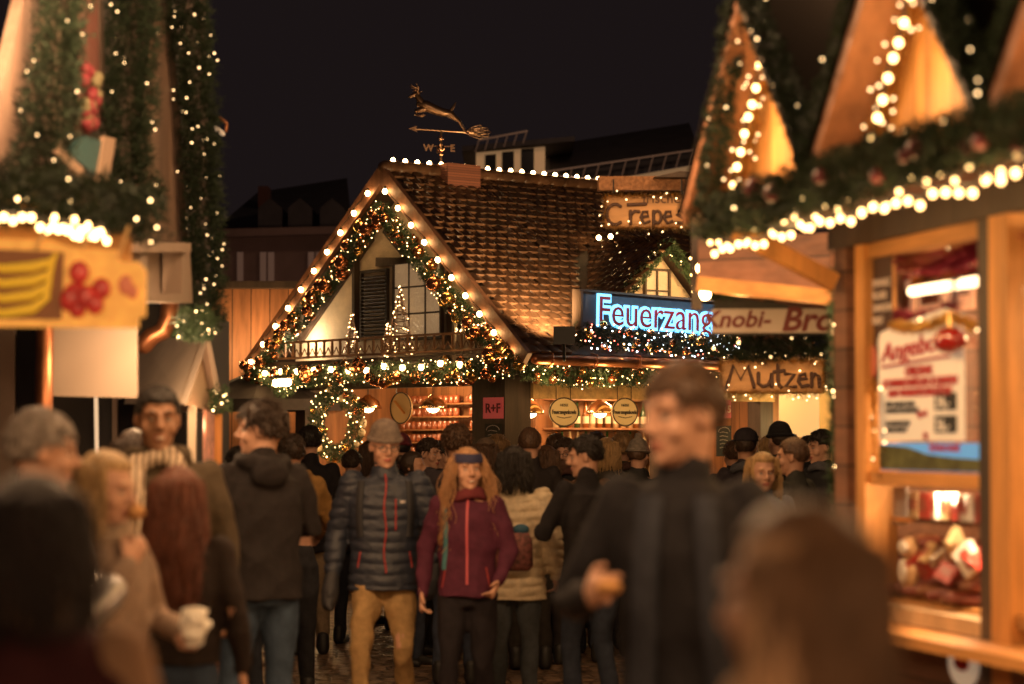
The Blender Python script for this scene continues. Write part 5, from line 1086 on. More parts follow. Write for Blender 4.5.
    jm = jmat or cloth('jacket_%02x%02x%02x_%d' % (*[int(x*255) for x in jacket], int(jrough*10)), jacket, jrough)
    jme = fused(j, .0085 if fine else .013, 2, .004 if puffer else .014, .17, ridge=rd, seedv=seed+px*.07)
    add('jacket', jme, jm)
    bvh = BVHTree.FromPolygons([v.co for v in jme.vertices], [tuple(p_.vertices) for p_ in jme.polygons])
    def strip(name, pts, w2, m_, front=True, th=.004):
        """a band laid on the jacket, pts as (x, z) seen from the front (or from behind)"""
        q = MB(); prev = None; sg = -1 if front else 1; rows = []
        for x, z in pts:
            row = []
            for dx in (-w2, 0, w2):
                o = P(x+dx, 0, z)+V((0, sg*.6, 0)); r_ = bvh.ray_cast(o, V((0, -sg, 0)))
                p_ = r_[0] if r_[0] else P(x+dx, sg*.13, z); row.append(p_+V((0, sg*th, 0)))
            rows.append(row)
        vs = [p_ for r_ in rows for p_ in r_]; back = [p_-V((0, sg*.012, 0)) for p_ in vs]; n = len(vs); fs = []
        for a in range(len(rows)-1):
            for c in range(2): i = a*3+c; fs += [(i, i+1, i+4, i+3), (n+i+3, n+i+4, n+i+1, n+i)]
            fs += [(a*3, a*3+3, n+a*3+3, n+a*3), (a*3+5, a*3+2, n+a*3+2, n+a*3+5)]
        q.add(vs+back, fs); return add(name, q.mesh('m', m_, True), m_)
    if gloves:
        for k in 'RL':
            g_ = MB(); a, e, w = A[k]; dr = (w-e).normalized(); g_.tube([w-dr*.03*s, w+dr*.01*s, w+dr*.09*s, w+dr*.15*s], [.046*s, .052*s, .062*s, .052*s], 12, flat=.85); g_.tube([w+dr*.03*s, w+dr*.06*s+V((0, -.05, 0))*s, w+dr*.1*s+V((0, -.055, 0))*s], [.018*s, .017*s, .014*s], 10)
            for q in range(4): o_ = V((0, (q-1.5)*.023, 0))*s; g_.tube([w+dr*.1*s+o_, w+dr*.165*s+o_, w+dr*.185*s+o_+V((-a.x*.08, 0, 0))], [.022*s, .021*s, .016*s], 8)
            add('glove', fused(g_, .009, 1), cloth('glove_dark', gloves, .6))
    # ---- head: hair, hat, face
    def cap(mask, grow, lump=.004, nz=22., inset=.9, n=44, mm=30):
        q = MB(); q.ball((0, 0, 0), 1., n, mm); out = []
        for v in q.v:
            p_ = V((v.x*.0785, v.y*.098+.012, v.z*.0945+.03)); m_ = max(0, min(1, mask(p_)))
            dn = V((v.x/.0785, v.y/.098, v.z/.0945)).normalized()
            g_ = grow(p_)*m_ + (-.012)*(1-m_); p_ = p_+dn*(g_+lump*noise.noise(p_*nz*2.3+V((seed, px, 0)))*m_+lump*.5*noise.noise(p_*nz*6)*m_); out.append(HM_ @ p_)
        q.v = out; return q
    def st(x, a, b): t = max(0, min(1, (x-a)/(b-a))); return t*t*(3-2*t)
    def short_mask(p_):
        hl = .07 if p_.y < -.03 else (.07-(p_.y+.03)*1.2 if p_.y < .05 else -.03)
        if abs(p_.x) > .055 and -.05 < p_.y < .0: hl = min(hl, .03)
        return st(p_.z, hl-.012, hl+.006)
    def long_mask(p_):
        fr = -.055+.02*(abs(p_.x)/.07); return max(st(p_.y, fr, fr+.02), st(p_.z, .075, .09))
    def strands(n, zlow, spread, wave, r=.0045, bob=False, y0=-.03, curl=0., fwd=0.):
        q = MB()
        for k in range(n):
            a = rng.uniform(R(-8), R(188)); el = rng.uniform(.05, 1.1)
            p0 = V((math.cos(a)*math.cos(el)*.084, math.sin(a)*math.cos(el)*.1+.012, math.sin(el)*.098+.03)); pw = HM_ @ p0
            c_ = HM_ @ V((0, .02, 0)); o = V((pw.x-c_.x, pw.y-c_.y, 0)); o = o.normalized() if o.length > .005 else V((0, 1, 0))
            zl = zlow*s+rng.uniform(-.06, .03)*s; ph = rng.uniform(0, 6); pts = [pw]; nn_ = 11
            for i in range(1, nn_):
                t = i/(nn_-1); z = pw.z+(zl-pw.z)*t
                rad = (.088+spread*math.sin(min(1, t*1.1)*math.pi*.6)+rng.uniform(0, .022))*s
                b0 = c_+V((o.x*rad, o.y*rad*1.12+(.0 if not fwd else -fwd*t), 0)); wv = V((math.sin(ph+t*curl), math.cos(ph+t*curl), 0))*wave*t
                pts.append(V((b0.x, b0.y, z))+wv*s)
            q.tube(pts, [r*s*(1.15-.6*i/(nn_-1)) for i in range(nn_)], 5, caps=False)
        return q
    hr = hair
    def tufts(n, ln, lift):
        q = MB()
        for k in range(n):
            a = rng.uniform(0, 2*math.pi); el = rng.uniform(-.35, 1.45); p0 = V((math.cos(a)*math.cos(el)*.081, math.sin(a)*math.cos(el)*.101+.012, math.sin(el)*.0975+.03))
            if short_mask(p0) < .6: continue
            nr_ = V((p0.x, p0.y-.012, p0.z-.03)).normalized(); fl = V((rng.uniform(-.4, .4)+p0.x*3, (.3 if p0.y > -.02 else -.5)+rng.uniform(-.4, .4), -.75+(p0.z-.03)*6)); fl = (fl-nr_*fl.dot(nr_)).normalized(); l_ = ln*rng.uniform(.6, 1.3)
            pts = [p0, p0+fl*l_*.4+nr_*lift*1.2, p0+fl*l_+nr_*lift*rng.uniform(.2, 1.6)]; q.tube([HM_ @ p_ for p_ in pts], [.0045*s, .0038*s, .0012*s], 5, caps=False)
        return q
    if not hat and hstyle in ('short', 'messy', 'crop'):
        add('hair_tufts', tufts(*{'short': (420, .032, .008), 'messy': (480, .042, .02), 'crop': (300, .014, .004)}[hstyle]).mesh('m', hr, True), hr)
    if hstyle == 'short': add('hair', cap(short_mask, lambda p_: .005+.006*st(p_.z, .03, .1), .007).mesh('m', hr, True), hr)
    elif hstyle == 'crop': add('hair', cap(short_mask, lambda p_: .004+.004*st(p_.z, .05, .1), .003).mesh('m', hr, True), hr)
    elif hstyle == 'messy': add('hair', cap(short_mask, lambda p_: .01+.01*st(p_.z, .03, .1), .016, 16).mesh('m', hr, True), hr)
    elif hstyle == 'bob':
        q = cap(long_mask, lambda p_: .018, .004); add('hair', q.mesh('m', hr, True), hr)
        add('hair_ends', strands(300, 1.53, .022, .006, .0038).mesh('m', hr, True), hr)
    elif hstyle == 'bun':
        q = cap(long_mask, lambda p_: .01, .004); q.ball((0, 0, 0), (.04, .04, .04), 12, 9, HM_ @ T(0, .11, .06)); add('hair', q.mesh('m', hr, True), hr)
    elif hstyle in ('long', 'wavy', 'curly', 'straight'):
        q = cap(long_mask, lambda p_: .012, .004); add('hair', q.mesh('m', hr, True), hr)
        w_, c_, sp2, n_, zl = {'long': (.014, 5, .022, 420, 1.24), 'wavy': (.024, 9, .035, 620, 1.2), 'curly': (.03, 16, .045, 560, 1.22), 'straight': (.006, 3, .018, 620, 1.2)}[hstyle]
        add('hair_lengths', strands(n_, zl, sp2, w_, .003, curl=c_).mesh('m', hr, True), hr)
    if hat:
        hc = hatcol or (.05, .05, .05)
        if hat in ('beanie', 'pom'):
            q = cap(lambda p_: st(p_.z, .028, .034), lambda p_: .016+.018*st(p_.z, .07, .13), .003)
            n0 = len(q.f); q.mi = 1; q.tube([HM_ @ V((.09*math.cos(a), .012+.11*math.sin(a), .045)) for a in [2*math.pi*k/28 for k in range(29)]], .013*s, 8, caps=False)
            m1 = mat('knit_%02x%02x%02x' % tuple(int(x*255) for x in hc), hc, .9, bump='wave', bs=.8, vscale=30, var=.35)
            m2 = mat('knit_band_%02x%02x%02x' % tuple(int(x*255) for x in hc), tuple(min(1, c*1.9+.02) for c in hc), .9, bump='wave', bs=.8, vscale=30)
            if hat == 'pom': q.mi = 0; q.ball((0, 0, 0), (.035, .035, .033), 12, 9, HM_ @ T(0, .02, .165))
            if fine:   # patterned crown: bands by height
                for i, f in enumerate(q.f[:n0]):
                    c = IH @ (sum((q.v[k] for k in f), V())/len(f)); zz = (c.z-.05)+.012*abs(((math.atan2(c.y, c.x)*3) % 1)-.5)*2
                    if .012 < zz < .03: q.m[i] = 2
            add('knitted_hat', q.mesh('m', [m1, m2, mat('knit_dark', tuple(c*.35 for c in hc), .9)], True), [m1, m2, mat('knit_dark', tuple(c*.35 for c in hc), .9)])
        if hat == 'flatcap':
            q = cap(lambda p_: st(p_.z, .04, .048), lambda p_: .02+.01*st(p_.z, .06, .1), .003); q.ball((0, 0, 0), (.095, .12, .022), 16, 8, HM_ @ T(0, -.02, .085)); m1 = cloth('cap_%02x%02x%02x' % tuple(int(x*255) for x in hc), hc); add('flat_cap', q.mesh('m', m1, True), m1)
        if hat == 'headband':
            q = MB(); n = 40; vs = [];
            for k in range(n+1):
                a = 2*math.pi*k/n
                for zz, rr in ((.046, 1.09), (.07, 1.12), (.098, 1.0)):
                    vs.append(HM_ @ V((.084*rr*math.cos(a), .012+.103*rr*math.sin(a), zz+.0)))
            fs = []
            for k in range(n):
                for c in range(2): i = k*3+c; fs.append((i, i+3, i+4, i+1))
            q.add(vs, fs); q.m = [(int(noise.noise(q.v[f[0]]*26)*7+9) % 4) for f in q.f]
            ms = [mat('band_navy', (.03, .03, .08), .8), mat('band_red', (.45, .04, .04), .8), mat('band_teal', (.03, .2, .2), .8), mat('band_orange', (.5, .17, .04), .8)]; add('headband', q.mesh('m', ms, True), ms)
    if fine:
        for sd in (-1, 1):
            q = MB(); q.ball((0, 0, 0), (.0135, .011, .006), 14, 10, HM_ @ T(sd*.031, -.0705, .007)); q.mi = 1; q.ball((0, 0, 0), (.0055, .003, .0055), 12, 6, HM_ @ T(sd*.031, -.0805, .0065)); add('eye', q.mesh('m', [M_eye, M_iris], True), [M_eye, M_iris])
            q = MB(); q.tube([h(sd*.016, -.0905, .033), h(sd*.032, -.091, .04), h(sd*.05, -.079, .034)], [.003*s, .0042*s, .0025*s], 6); add('eyebrow', q.mesh('m', hr, True), hr)
        if smile: q = MB(); q.ball((0, 0, 0), (.018, .006, .005), 12, 6, HM_ @ T(0, -.0945, -.061)); add('teeth', q.mesh('m', M_teeth, True), M_teeth)
        if beard:
            q = MB()
            for a in range(-8, 9):
                t = a/8; q.tube([h(.062*math.sin(t*1.5), -.02-.07*math.cos(t*1.4), -.035), h(.056*math.sin(t*1.5), -.028-.072*math.cos(t*1.4), -.075), h(.034*math.sin(t*1.5), -.04-.052*math.cos(t*1.4), -.118)], [.004*s, .009*s, .008*s], 7)
            q.tube([h(-.03, -.092, -.062), h(0, -.101, -.043), h(.03, -.092, -.062)], [.004*s, .006*s, .004*s], 7); add('beard', fused(q, .006, 1), haircol((.13, .07, .045), .7))
        if glasses:
            q = MB()
            for sd in (-1, 1): q.tube([h(sd*(.031)+.021*math.cos(a), -.104+.006*abs(math.cos(a)), .005+.016*math.sin(a)) for a in [2*math.pi*k/18 for k in range(19)]], .0022*s, 6, caps=False); q.tube([h(sd*.052, -.097, .009), h(sd*.08, .0, .012)], .002*s, 5)
            q.tube([h(-.011, -.106, .01), h(.011, -.106, .01)], .0022*s, 5); add('glasses', q.mesh('m', M_black, True), M_black)
    if scarf:
        q = MB(); sc_m = scarf if isinstance(scarf, bpy.types.Material) else cloth('scarf_%02x%02x%02x' % tuple(int(x*255) for x in scarf), scarf, .9, .6)
        for zz, rr in ((1.495, .095), (1.52, .085)): q.tube([P(rr*math.cos(a), .005+rr*math.sin(a), zz+.015*math.sin(a*2+rr*40)) for a in [2*math.pi*k/22 for k in range(23)]], .026*s, 10, caps=False)
        if extra == 'ends':
            for sd in (-1, 1): q.tube([P(sd*.075, -.09, 1.5), P(sd*.085, -.15, 1.36), P(sd*.08, -.165, 1.15), P(sd*.085, -.16, 1.0)], [.04*s, .05*s, .05*s, .045*s], 12, flat=.35, upv=(0, -1, 0))
        add('scarf', fused(q, .01, 1, .004, .06, seedv=px), sc_m)
    return dict(root=root, P=P, strip=strip, add=add, A=A, h=h, s=s, M=M, HM=HM_)
def arm(k, e, w): return {k: (e, w)}
# ---------------- key figures
pp = person(385, 14.0, 1.80, 4, 'man in a quilted navy jacket with a red zip, bobble free knitted hat and tan trousers walking towards us', jacket=(.026, .032, .05), trousers=(.42, .27, .12), hair=BROWNH, hstyle='crop', hat='beanie', hatcol=(.26, .2, .16), fine=True, glasses=True, puffer=1., jlen=.9, jrough=.5, hood=False, gloves=(.03, .03, .035),
    arms={'R': ((-.27, .07, 1.16), (-.3, -.02, .91)), 'L': ((.3, -.02, 1.17), (.26, -.16, .96))}, legs={'R': ((-.14, -.1, .5), (-.12, -.14, .1)), 'L': ((.1, -.08, .52), (.15, .16, .16))}, head=(12, 10), width=1.04, fold_t=.022, seed=1)
pp['root']['label'] = 'man in a quilted navy jacket with a red zip, knitted hat and tan trousers'
M_redzip = mat('red_zip', (.3, .035, .035), .6)
pp['strip']('zip', [(.0+.006*math.sin(k*.5), 1.5-k*.02) for k in range(29)], .0055, M_redzip, th=.01); pp['strip']('chest_zip', [(.06, 1.36-k*.015) for k in range(13)], .005, M_redzip, th=.01); pp['strip']('pocket_zip', [(.14+k*.005, 1.06-k*.03) for k in range(4)], .005, M_redzip); pp['strip']('pocket_zip', [(-.14-k*.005, 1.06-k*.03) for k in range(4)], .005, M_redzip)
M_strap = mat('dark_strap', (.02, .02, .024), .7)
for sd in (-1, 1): pp['strip']('backpack_strap', [(sd*(.135+.012*math.sin(k*.3)), 1.46-k*.035) for k in range(10)], .02, M_strap, th=.008)
pp['strip']('chest_mark', [(.1, 1.35), (.1, 1.335)], .015, mat('pale_mark', (.5, .45, .42), .6))
pp = person(468, 13.5, 1.66, -6, 'smiling woman in a maroon jacket and dark trousers with a bright patterned headband and curly hair', jacket=(.085, .02, .04), trousers=(.018, .015, .018), hair=haircol((.42, .22, .1)), hstyle='curly', hat='headband', fine=True, smile=True, jlen=.84, scarf=(.14, .03, .035),
    arms={'R': ((-.27, .06, 1.17), (-.27, -.02, .92)), 'L': ((.26, -.03, 1.18), (.2, -.17, 1.0))}, legs={'R': ((-.1, -.08, .5), (-.1, -.06, .1)), 'L': ((.09, .0, .5), (.09, .16, .12))}, head=(22, 2), width=.93, seed=2)
pp['root']['label'] = 'smiling curly haired woman in a maroon jacket with a bright patterned headband'
q = MB(); rg = random.Random(77); s_ = pp['s']
for k in range(430):
    sd = 1 if k % 4 else -1; a0 = rg.uniform(R(-32), R(70)); p0 = V((sd*.086*math.cos(a0), .012+.1*math.sin(a0), rg.uniform(-.02, .1))); ph = rg.uniform(0, 6); fr = rg.uniform(.5, 1.); pts = []; n_ = 16; L_n = rg.uniform(.22, .42); ex = rg.uniform(.01, .075); fy = rg.uniform(-.11, .05)
    for i in range(n_):
        t = i/(n_-1); c_ = .014*t**.5; pts.append(pp['HM'] @ (p0+V((sd*(ex*math.sin(min(1, t*1.6)*1.57)+.02*t), fy*t, -L_n*t))+V((math.sin(ph+t*17*fr), math.cos(ph+t*17*fr), .4*math.sin(ph*2+t*9)))*c_))
    q.tube(pts, [.003*s_*(1.1-.7*i/n_) for i in range(n_)], 5, caps=False)
pp['add']('curls', q.mesh('m', haircol((.42, .22, .1)), True), haircol((.42, .22, .1)))
pp['strip']('zip', [(.01, 1.5-k*.04) for k in range(14)], .007, mat('pink_zip', (.55, .1, .12), .5)); pp['strip']('pocket_zip', [(-.12-k*.006, 1.08-k*.03) for k in range(5)], .005, M_redzip); pp['strip']('pocket_zip', [(.12+k*.006, 1.08-k*.03) for k in range(5)], .005, M_redzip)
pp['strip']('backpack_strap', [(-.13+.01*math.sin(k*.3), 1.45-k*.035) for k in range(12)], .014, mat('teal_strap', (.05, .16, .18), .7), th=.008)
# foreground man
pp = person(684, 6.5, 1.90, -14, 'tall blurred man in a dark open coat holding a snack, close to us', jacket=(.016, .015, .018), trousers=(.02, .02, .022), hair=BROWNH, hstyle='short', fine=True, jlen=1.0, sk=SK_L, head=(-46, 6), width=.88, hood=False,
    arms={'R': ((-.29, -.0, 1.17), (-.2, -.2, 1.22)), 'L': ((.28, .04, 1.17), (.27, -.04, .93))}, hand_curl=1.25, seed=3)
pp['root']['label'] = 'tall blurred man in a dark coat holding a snack close to the camera'
def dup_root(r, yaw, **k): pass
wr = pp['A']['R'][2]; dr = (pp['A']['R'][2]-pp['A']['R'][1]).normalized(); hp3 = pp['M'] @ (wr+dr*.12+V((.03, -.03, .0)))
t = thing('bread_roll', 'small pale bread roll in the hand of the blurred tall man', 'snack', hp3); mb = MB(); mb.ball((0, 0, 0), (.034, .03, .022), 14, 9); mb.build('roll', cloth('bread', (.5, .26, .1), .8), t, True)
pp['strip']('chest_logo', [(.08, 1.3), (.08, 1.27)], .02, mat('grey_mark', (.25, .24, .24), .6))
M_lap = cloth('coat_side', (.035, .038, .05), .8)
pp['strip']('coat_edge', [(-.07-.002*k, 1.46-k*.05) for k in range(15)], .035, M_lap, th=.012); pp['strip']('coat_edge', [(.07+.004*k, 1.46-k*.05) for k in range(15)], .03, M_lap, th=.012)
# foreground woman
pp = person(800, 3.0, 1.615, 195, 'woman with long straight brown hair seen from behind, very close and blurred at the bottom', jacket=(.42, .26, .16), scarf=(.5, .32, .2), trousers=(.03, .03, .04), hair=haircol((.16, .085, .045), .5), hstyle='straight', fine=True, sk=SK_L, head=(38, 4), jlen=.9, width=.95, seed=4)
pp['root']['label'] = 'woman with long brown hair seen from behind, largest and most blurred figure'
q = MB(); rg = random.Random(78); s_ = pp['s']
for k in range(220):
    a0 = rg.uniform(R(-12), R(22)); p0 = V((.09*math.cos(a0), .012+.112*math.sin(a0), rg.uniform(-.02, .09))); ph = rg.uniform(0, 6); pts = []
    for i in range(10): t_ = i/9; pts.append(pp['HM'] @ (p0+V((math.cos(a0)*.035*math.sin(min(1, t_*1.5)*1.57)+math.sin(ph+t_*5)*.004, math.sin(a0)*.03*t_, -.4*t_))))
    q.tube(pts, [.0045*s_*(1.1-.7*i/10) for i in range(10)], 5, caps=False)
pp['add']('hair_highlights', q.mesh('m', haircol((.5, .3, .17), .4), True), haircol((.5, .3, .17), .4))  # paler strands: light on the left of her hair put into their colour
# left group
pp = person(38, 7.5, 1.79, 125, 'grey haired man in a dark navy jacket over maroon at the left edge', jacket=(.022, .026, .04), trousers=(.3, .18, .1), hair=GREYH, hstyle='short', fine=True, sk=SK_M, jlen=.8, hood=True, width=1.08, head=(-12, 6), seed=5)
pp['root']['label'] = 'grey haired man in a dark navy jacket at the left edge'
pp = person(34, 4.2, 1.63, 168, 'very blurred dark haired person in a maroon shawl at the lower left corner', jacket=(.34, .2, .12), trousers=(.04, .04, .05), hair=haircol((.022, .014, .014), .6), hstyle='bob', jlen=1.0, width=1.0, seed=90)
q = MB(); P_ = pp['P']; q.loft([ring(P_(0, 0, z), rx*pp['s'], ry*pp['s'], 24) for z, rx, ry in ((1.53, .09, .085), (1.49, .16, .12), (1.43, .235, .15), (1.33, .25, .165), (1.3, .235, .155))]); pp['add']('shawl', fused(q, .012, 2, .014, .14, seedv=3), cloth('maroon_cloth', (.05, .014, .017), .85))
pp = person(104, 8.0, 1.655, 62, 'blonde woman in a beige coat biting into a snack', jacket=(.27, .19, .14), trousers=(.05, .05, .06), hair=haircol((.45, .29, .13)), hstyle='bob', fine=True, jlen=.95, head=(8, 8), scarf=(.3, .22, .16), arms={'R': ((-.27, -.14, 1.2), (-.075, -.16, 1.4)), 'L': ((.25, -.05, 1.2), (.12, -.27, 1.15))}, hand_curl=1.0, seed=6)
pp['root']['label'] = 'blonde woman in a beige coat lifting a snack to her mouth'
q = MB(); a, e, w_ = pp['A']['R']; q.tube([a, a.lerp(e, .5), e, e.lerp(w_, .6)], [.086, .082, .072, .062], 14); pp['add']('silver_sleeve', fused(q, .01, 2, .007, .1, seedv=2), cloth('silver_fabric', (.35, .34, .34), .3, metal=.6))
wr = pp['A']['R'][2]; t = thing('snack', 'small pale snack at the mouth of the blonde woman', 'snack', pp['M'] @ (pp['h'](0, -.125, -.055))); mb = MB(); mb.ball((0, 0, 0), (.03, .04, .025), 12, 8); mb.build('pastry', cloth('bread', (.5, .26, .1), .8), t, True)
wr = pp['A']['L'][2]; t = thing('paper_napkin', 'crumpled white paper napkin in the lower hand of the blonde woman', 'napkin', pp['M'] @ (wr+V((-.06, -.08, .03)))); mb = MB(); mb.ball((0, 0, 0), (.05, .04, .06), 12, 9); mb.v = [v+V((noise.noise(v*40), noise.noise(v*40+V((5, 0, 0))), noise.noise(v*35+V((0, 7, 0)))))*.03 for v in mb.v]; mb.build('crumpled_paper', mat('napkin_white', (.8, .75, .66), .8), t)
ms = cloth('striped_scarf', (.5, .4, .3), .9, .5)
nt = ms.node_tree; wv = nt.nodes.new('ShaderNodeTexWave'); wv.inputs['Scale'].default_value = 12; wv.inputs['Distortion'].default_value = 3.; wv.bands_direction = 'X'; tcx = nt.nodes.new('ShaderNodeTexCoord'); nt.links.new(tcx.outputs['Object'], wv.inputs[0]); crx = nt.nodes.new('ShaderNodeValToRGB'); crx.color_ramp.elements[0].color = (.13, .09, .07, 1); crx.color_ramp.elements[1].color = (.58, .46, .34, 1); crx.color_ramp.elements[0].position = .3; crx.color_ramp.elements[1].position = .45; nt.links.new(wv.outputs[0], crx.inputs[0]); nt.links.new(crx.outputs[0], nt.nodes['Principled BSDF'].inputs['Base Color'])
pp = person(158, 10.0, 1.925, 6, 'tall smiling man in an olive parka with a striped scarf', jacket=(.075, .055, .035), trousers=(.03, .03, .035), hair=BLACKH, hstyle='crop', fine=True, smile=True, sk=SK_D, jlen=1.08, scarf=ms, extra='ends', head=(8, 4), width=1.05, hood=True, seed=7)
pp = person(178, 9.1, 1.60, 176, 'woman with long auburn hair and a dark jacket seen from behind', jacket=(.028, .02, .018), trousers=(.04, .06, .1), hair=REDH, hstyle='wavy', fine=True, jlen=.78, width=1.0, head=(-10, 8), seed=8)
pp = person(262, 12.0, 1.885, 205, 'young man in a dark hooded jacket and blue jeans, talking to the left', jacket=(.022, .018, .018), trousers=(.05, .075, .115), hair=DARKH, hstyle='messy', fine=True, hood=True, jlen=.87, head=(60, 0), arms={'L': ((.26, -.05, 1.2), (.12, -.28, 1.15)), 'R': ((-.27, -.05, 1.2), (-.1, -.28, 1.18))}, legs={'R': ((-.1, -.02, .5), (-.12, .0, .09)), 'L': ((.13, -.03, .5), (.17, .02, .09))}, seed=9)
pp['root']['label'] = 'young man in a dark hooded jacket and blue jeans with his face turned left'
person(204, 16.5, 1.8, 60, 'man with glasses under the small grey roof', jacket=(.03, .03, .03), hair=DARKH, hstyle='short', fine=True, glasses=True, head=(10, 0), seed=10)
person(134, 11.6, 1.75, 160, 'woman with long dark hair half hidden behind the smiling man', jacket=(.03, .02, .02), hair=DARKH, hstyle='long', seed=11)
person(240, 15.2, 1.66, 190, 'dark haired person in a pale checked scarf between the two men on the left', jacket=(.04, .035, .035), hair=BLACKH, hstyle='short', scarf=(.35, .3, .27), seed=12)
person(292, 15.8, 1.74, 188, 'person in a two tone jacket with mustard shoulders, seen from behind', jacket=(.1, .07, .05), trousers=(.03, .03, .035), hair=DARKH, hstyle='short', hood=True, seed=13, jmat=cloth('mustard_cloth', (.24, .13, .04), .8), jlen=.5, arms={'R': ((-.26, -.1, 1.2), (-.2, -.3, 1.1))})
person(310, 19.5, 1.82, 184, 'dark coated man in beige trousers standing behind the quilted jacket man', jacket=(.014, .012, .014), trousers=(.26, .19, .12), hair=BLACKH, hstyle='short', jlen=.95, seed=14)
pp = person(514, 15.0, 1.66, 172, 'woman with black bobbed hair and a cream quilted jacket seen from behind', jacket=(.62, .5, .33), trousers=(.07, .08, .09), hair=BLACKH, hstyle='bob', puffer=1.1, jlen=.96, fine=True, width=1.08, jrough=.5, arms={'L': ((.27, -.02, 1.17), (.2, -.2, 1.02))}, seed=15)
t = thing('shoulder_bag', 'flowered shoulder bag on the back of the cream quilted jacket', 'bag', pp['M'] @ pp['P'](-.02, .2, 1.12)); mb = MB(); mb.loft([ring((0, 0, z), rx, ry, 18, sq=3) for z, rx, ry in ((-.13, .1, .03), (-.1, .125, .05), (.05, .12, .045), (.1, .1, .025))]); mb.m = [0]*len(mb.m); mbag = mat('flowered_cloth', (.18, .06, .05), .7, var=.9, vscale=30); b__ = mb.build('bag_body', mbag, t, True); mb = MB(); mb.ball((.05, .04, .12), (.05, .02, .035), 10, 7); mb.build('blue_pouch', mat('blue_pouch_cloth', (.03, .1, .16), .7), t, True)
pp = person(592, 14.5, 1.73, 215, 'dark haired man in a black jacket and dark jeans leaning left', jacket=(.02, .018, .02), trousers=(.04, .05, .075), hair=BLACKH, hstyle='short', fine=True, jlen=.88, lean=(.0, -.06), head=(45, 8), arms={'R': ((-.3, -.02, 1.17), (-.28, -.12, .92)), 'L': ((.28, -.1, 1.18), (.15, -.3, 1.2))}, legs={'R': ((-.12, -.06, .5), (-.16, .02, .09)), 'L': ((.08, -.12, .52), (.1, -.05, .09))}, seed=16)
pp['root']['label'] = 'black haired man in a black jacket and dark jeans, face turned left'
person(546, 18.6, 1.66, 176, 'woman in a khaki hooded coat with a brown bob', jacket=(.2, .13, .07), trousers=(.03, .025, .025), hair=BROWNH, hstyle='bob', hood=True, jlen=.98, seed=17)
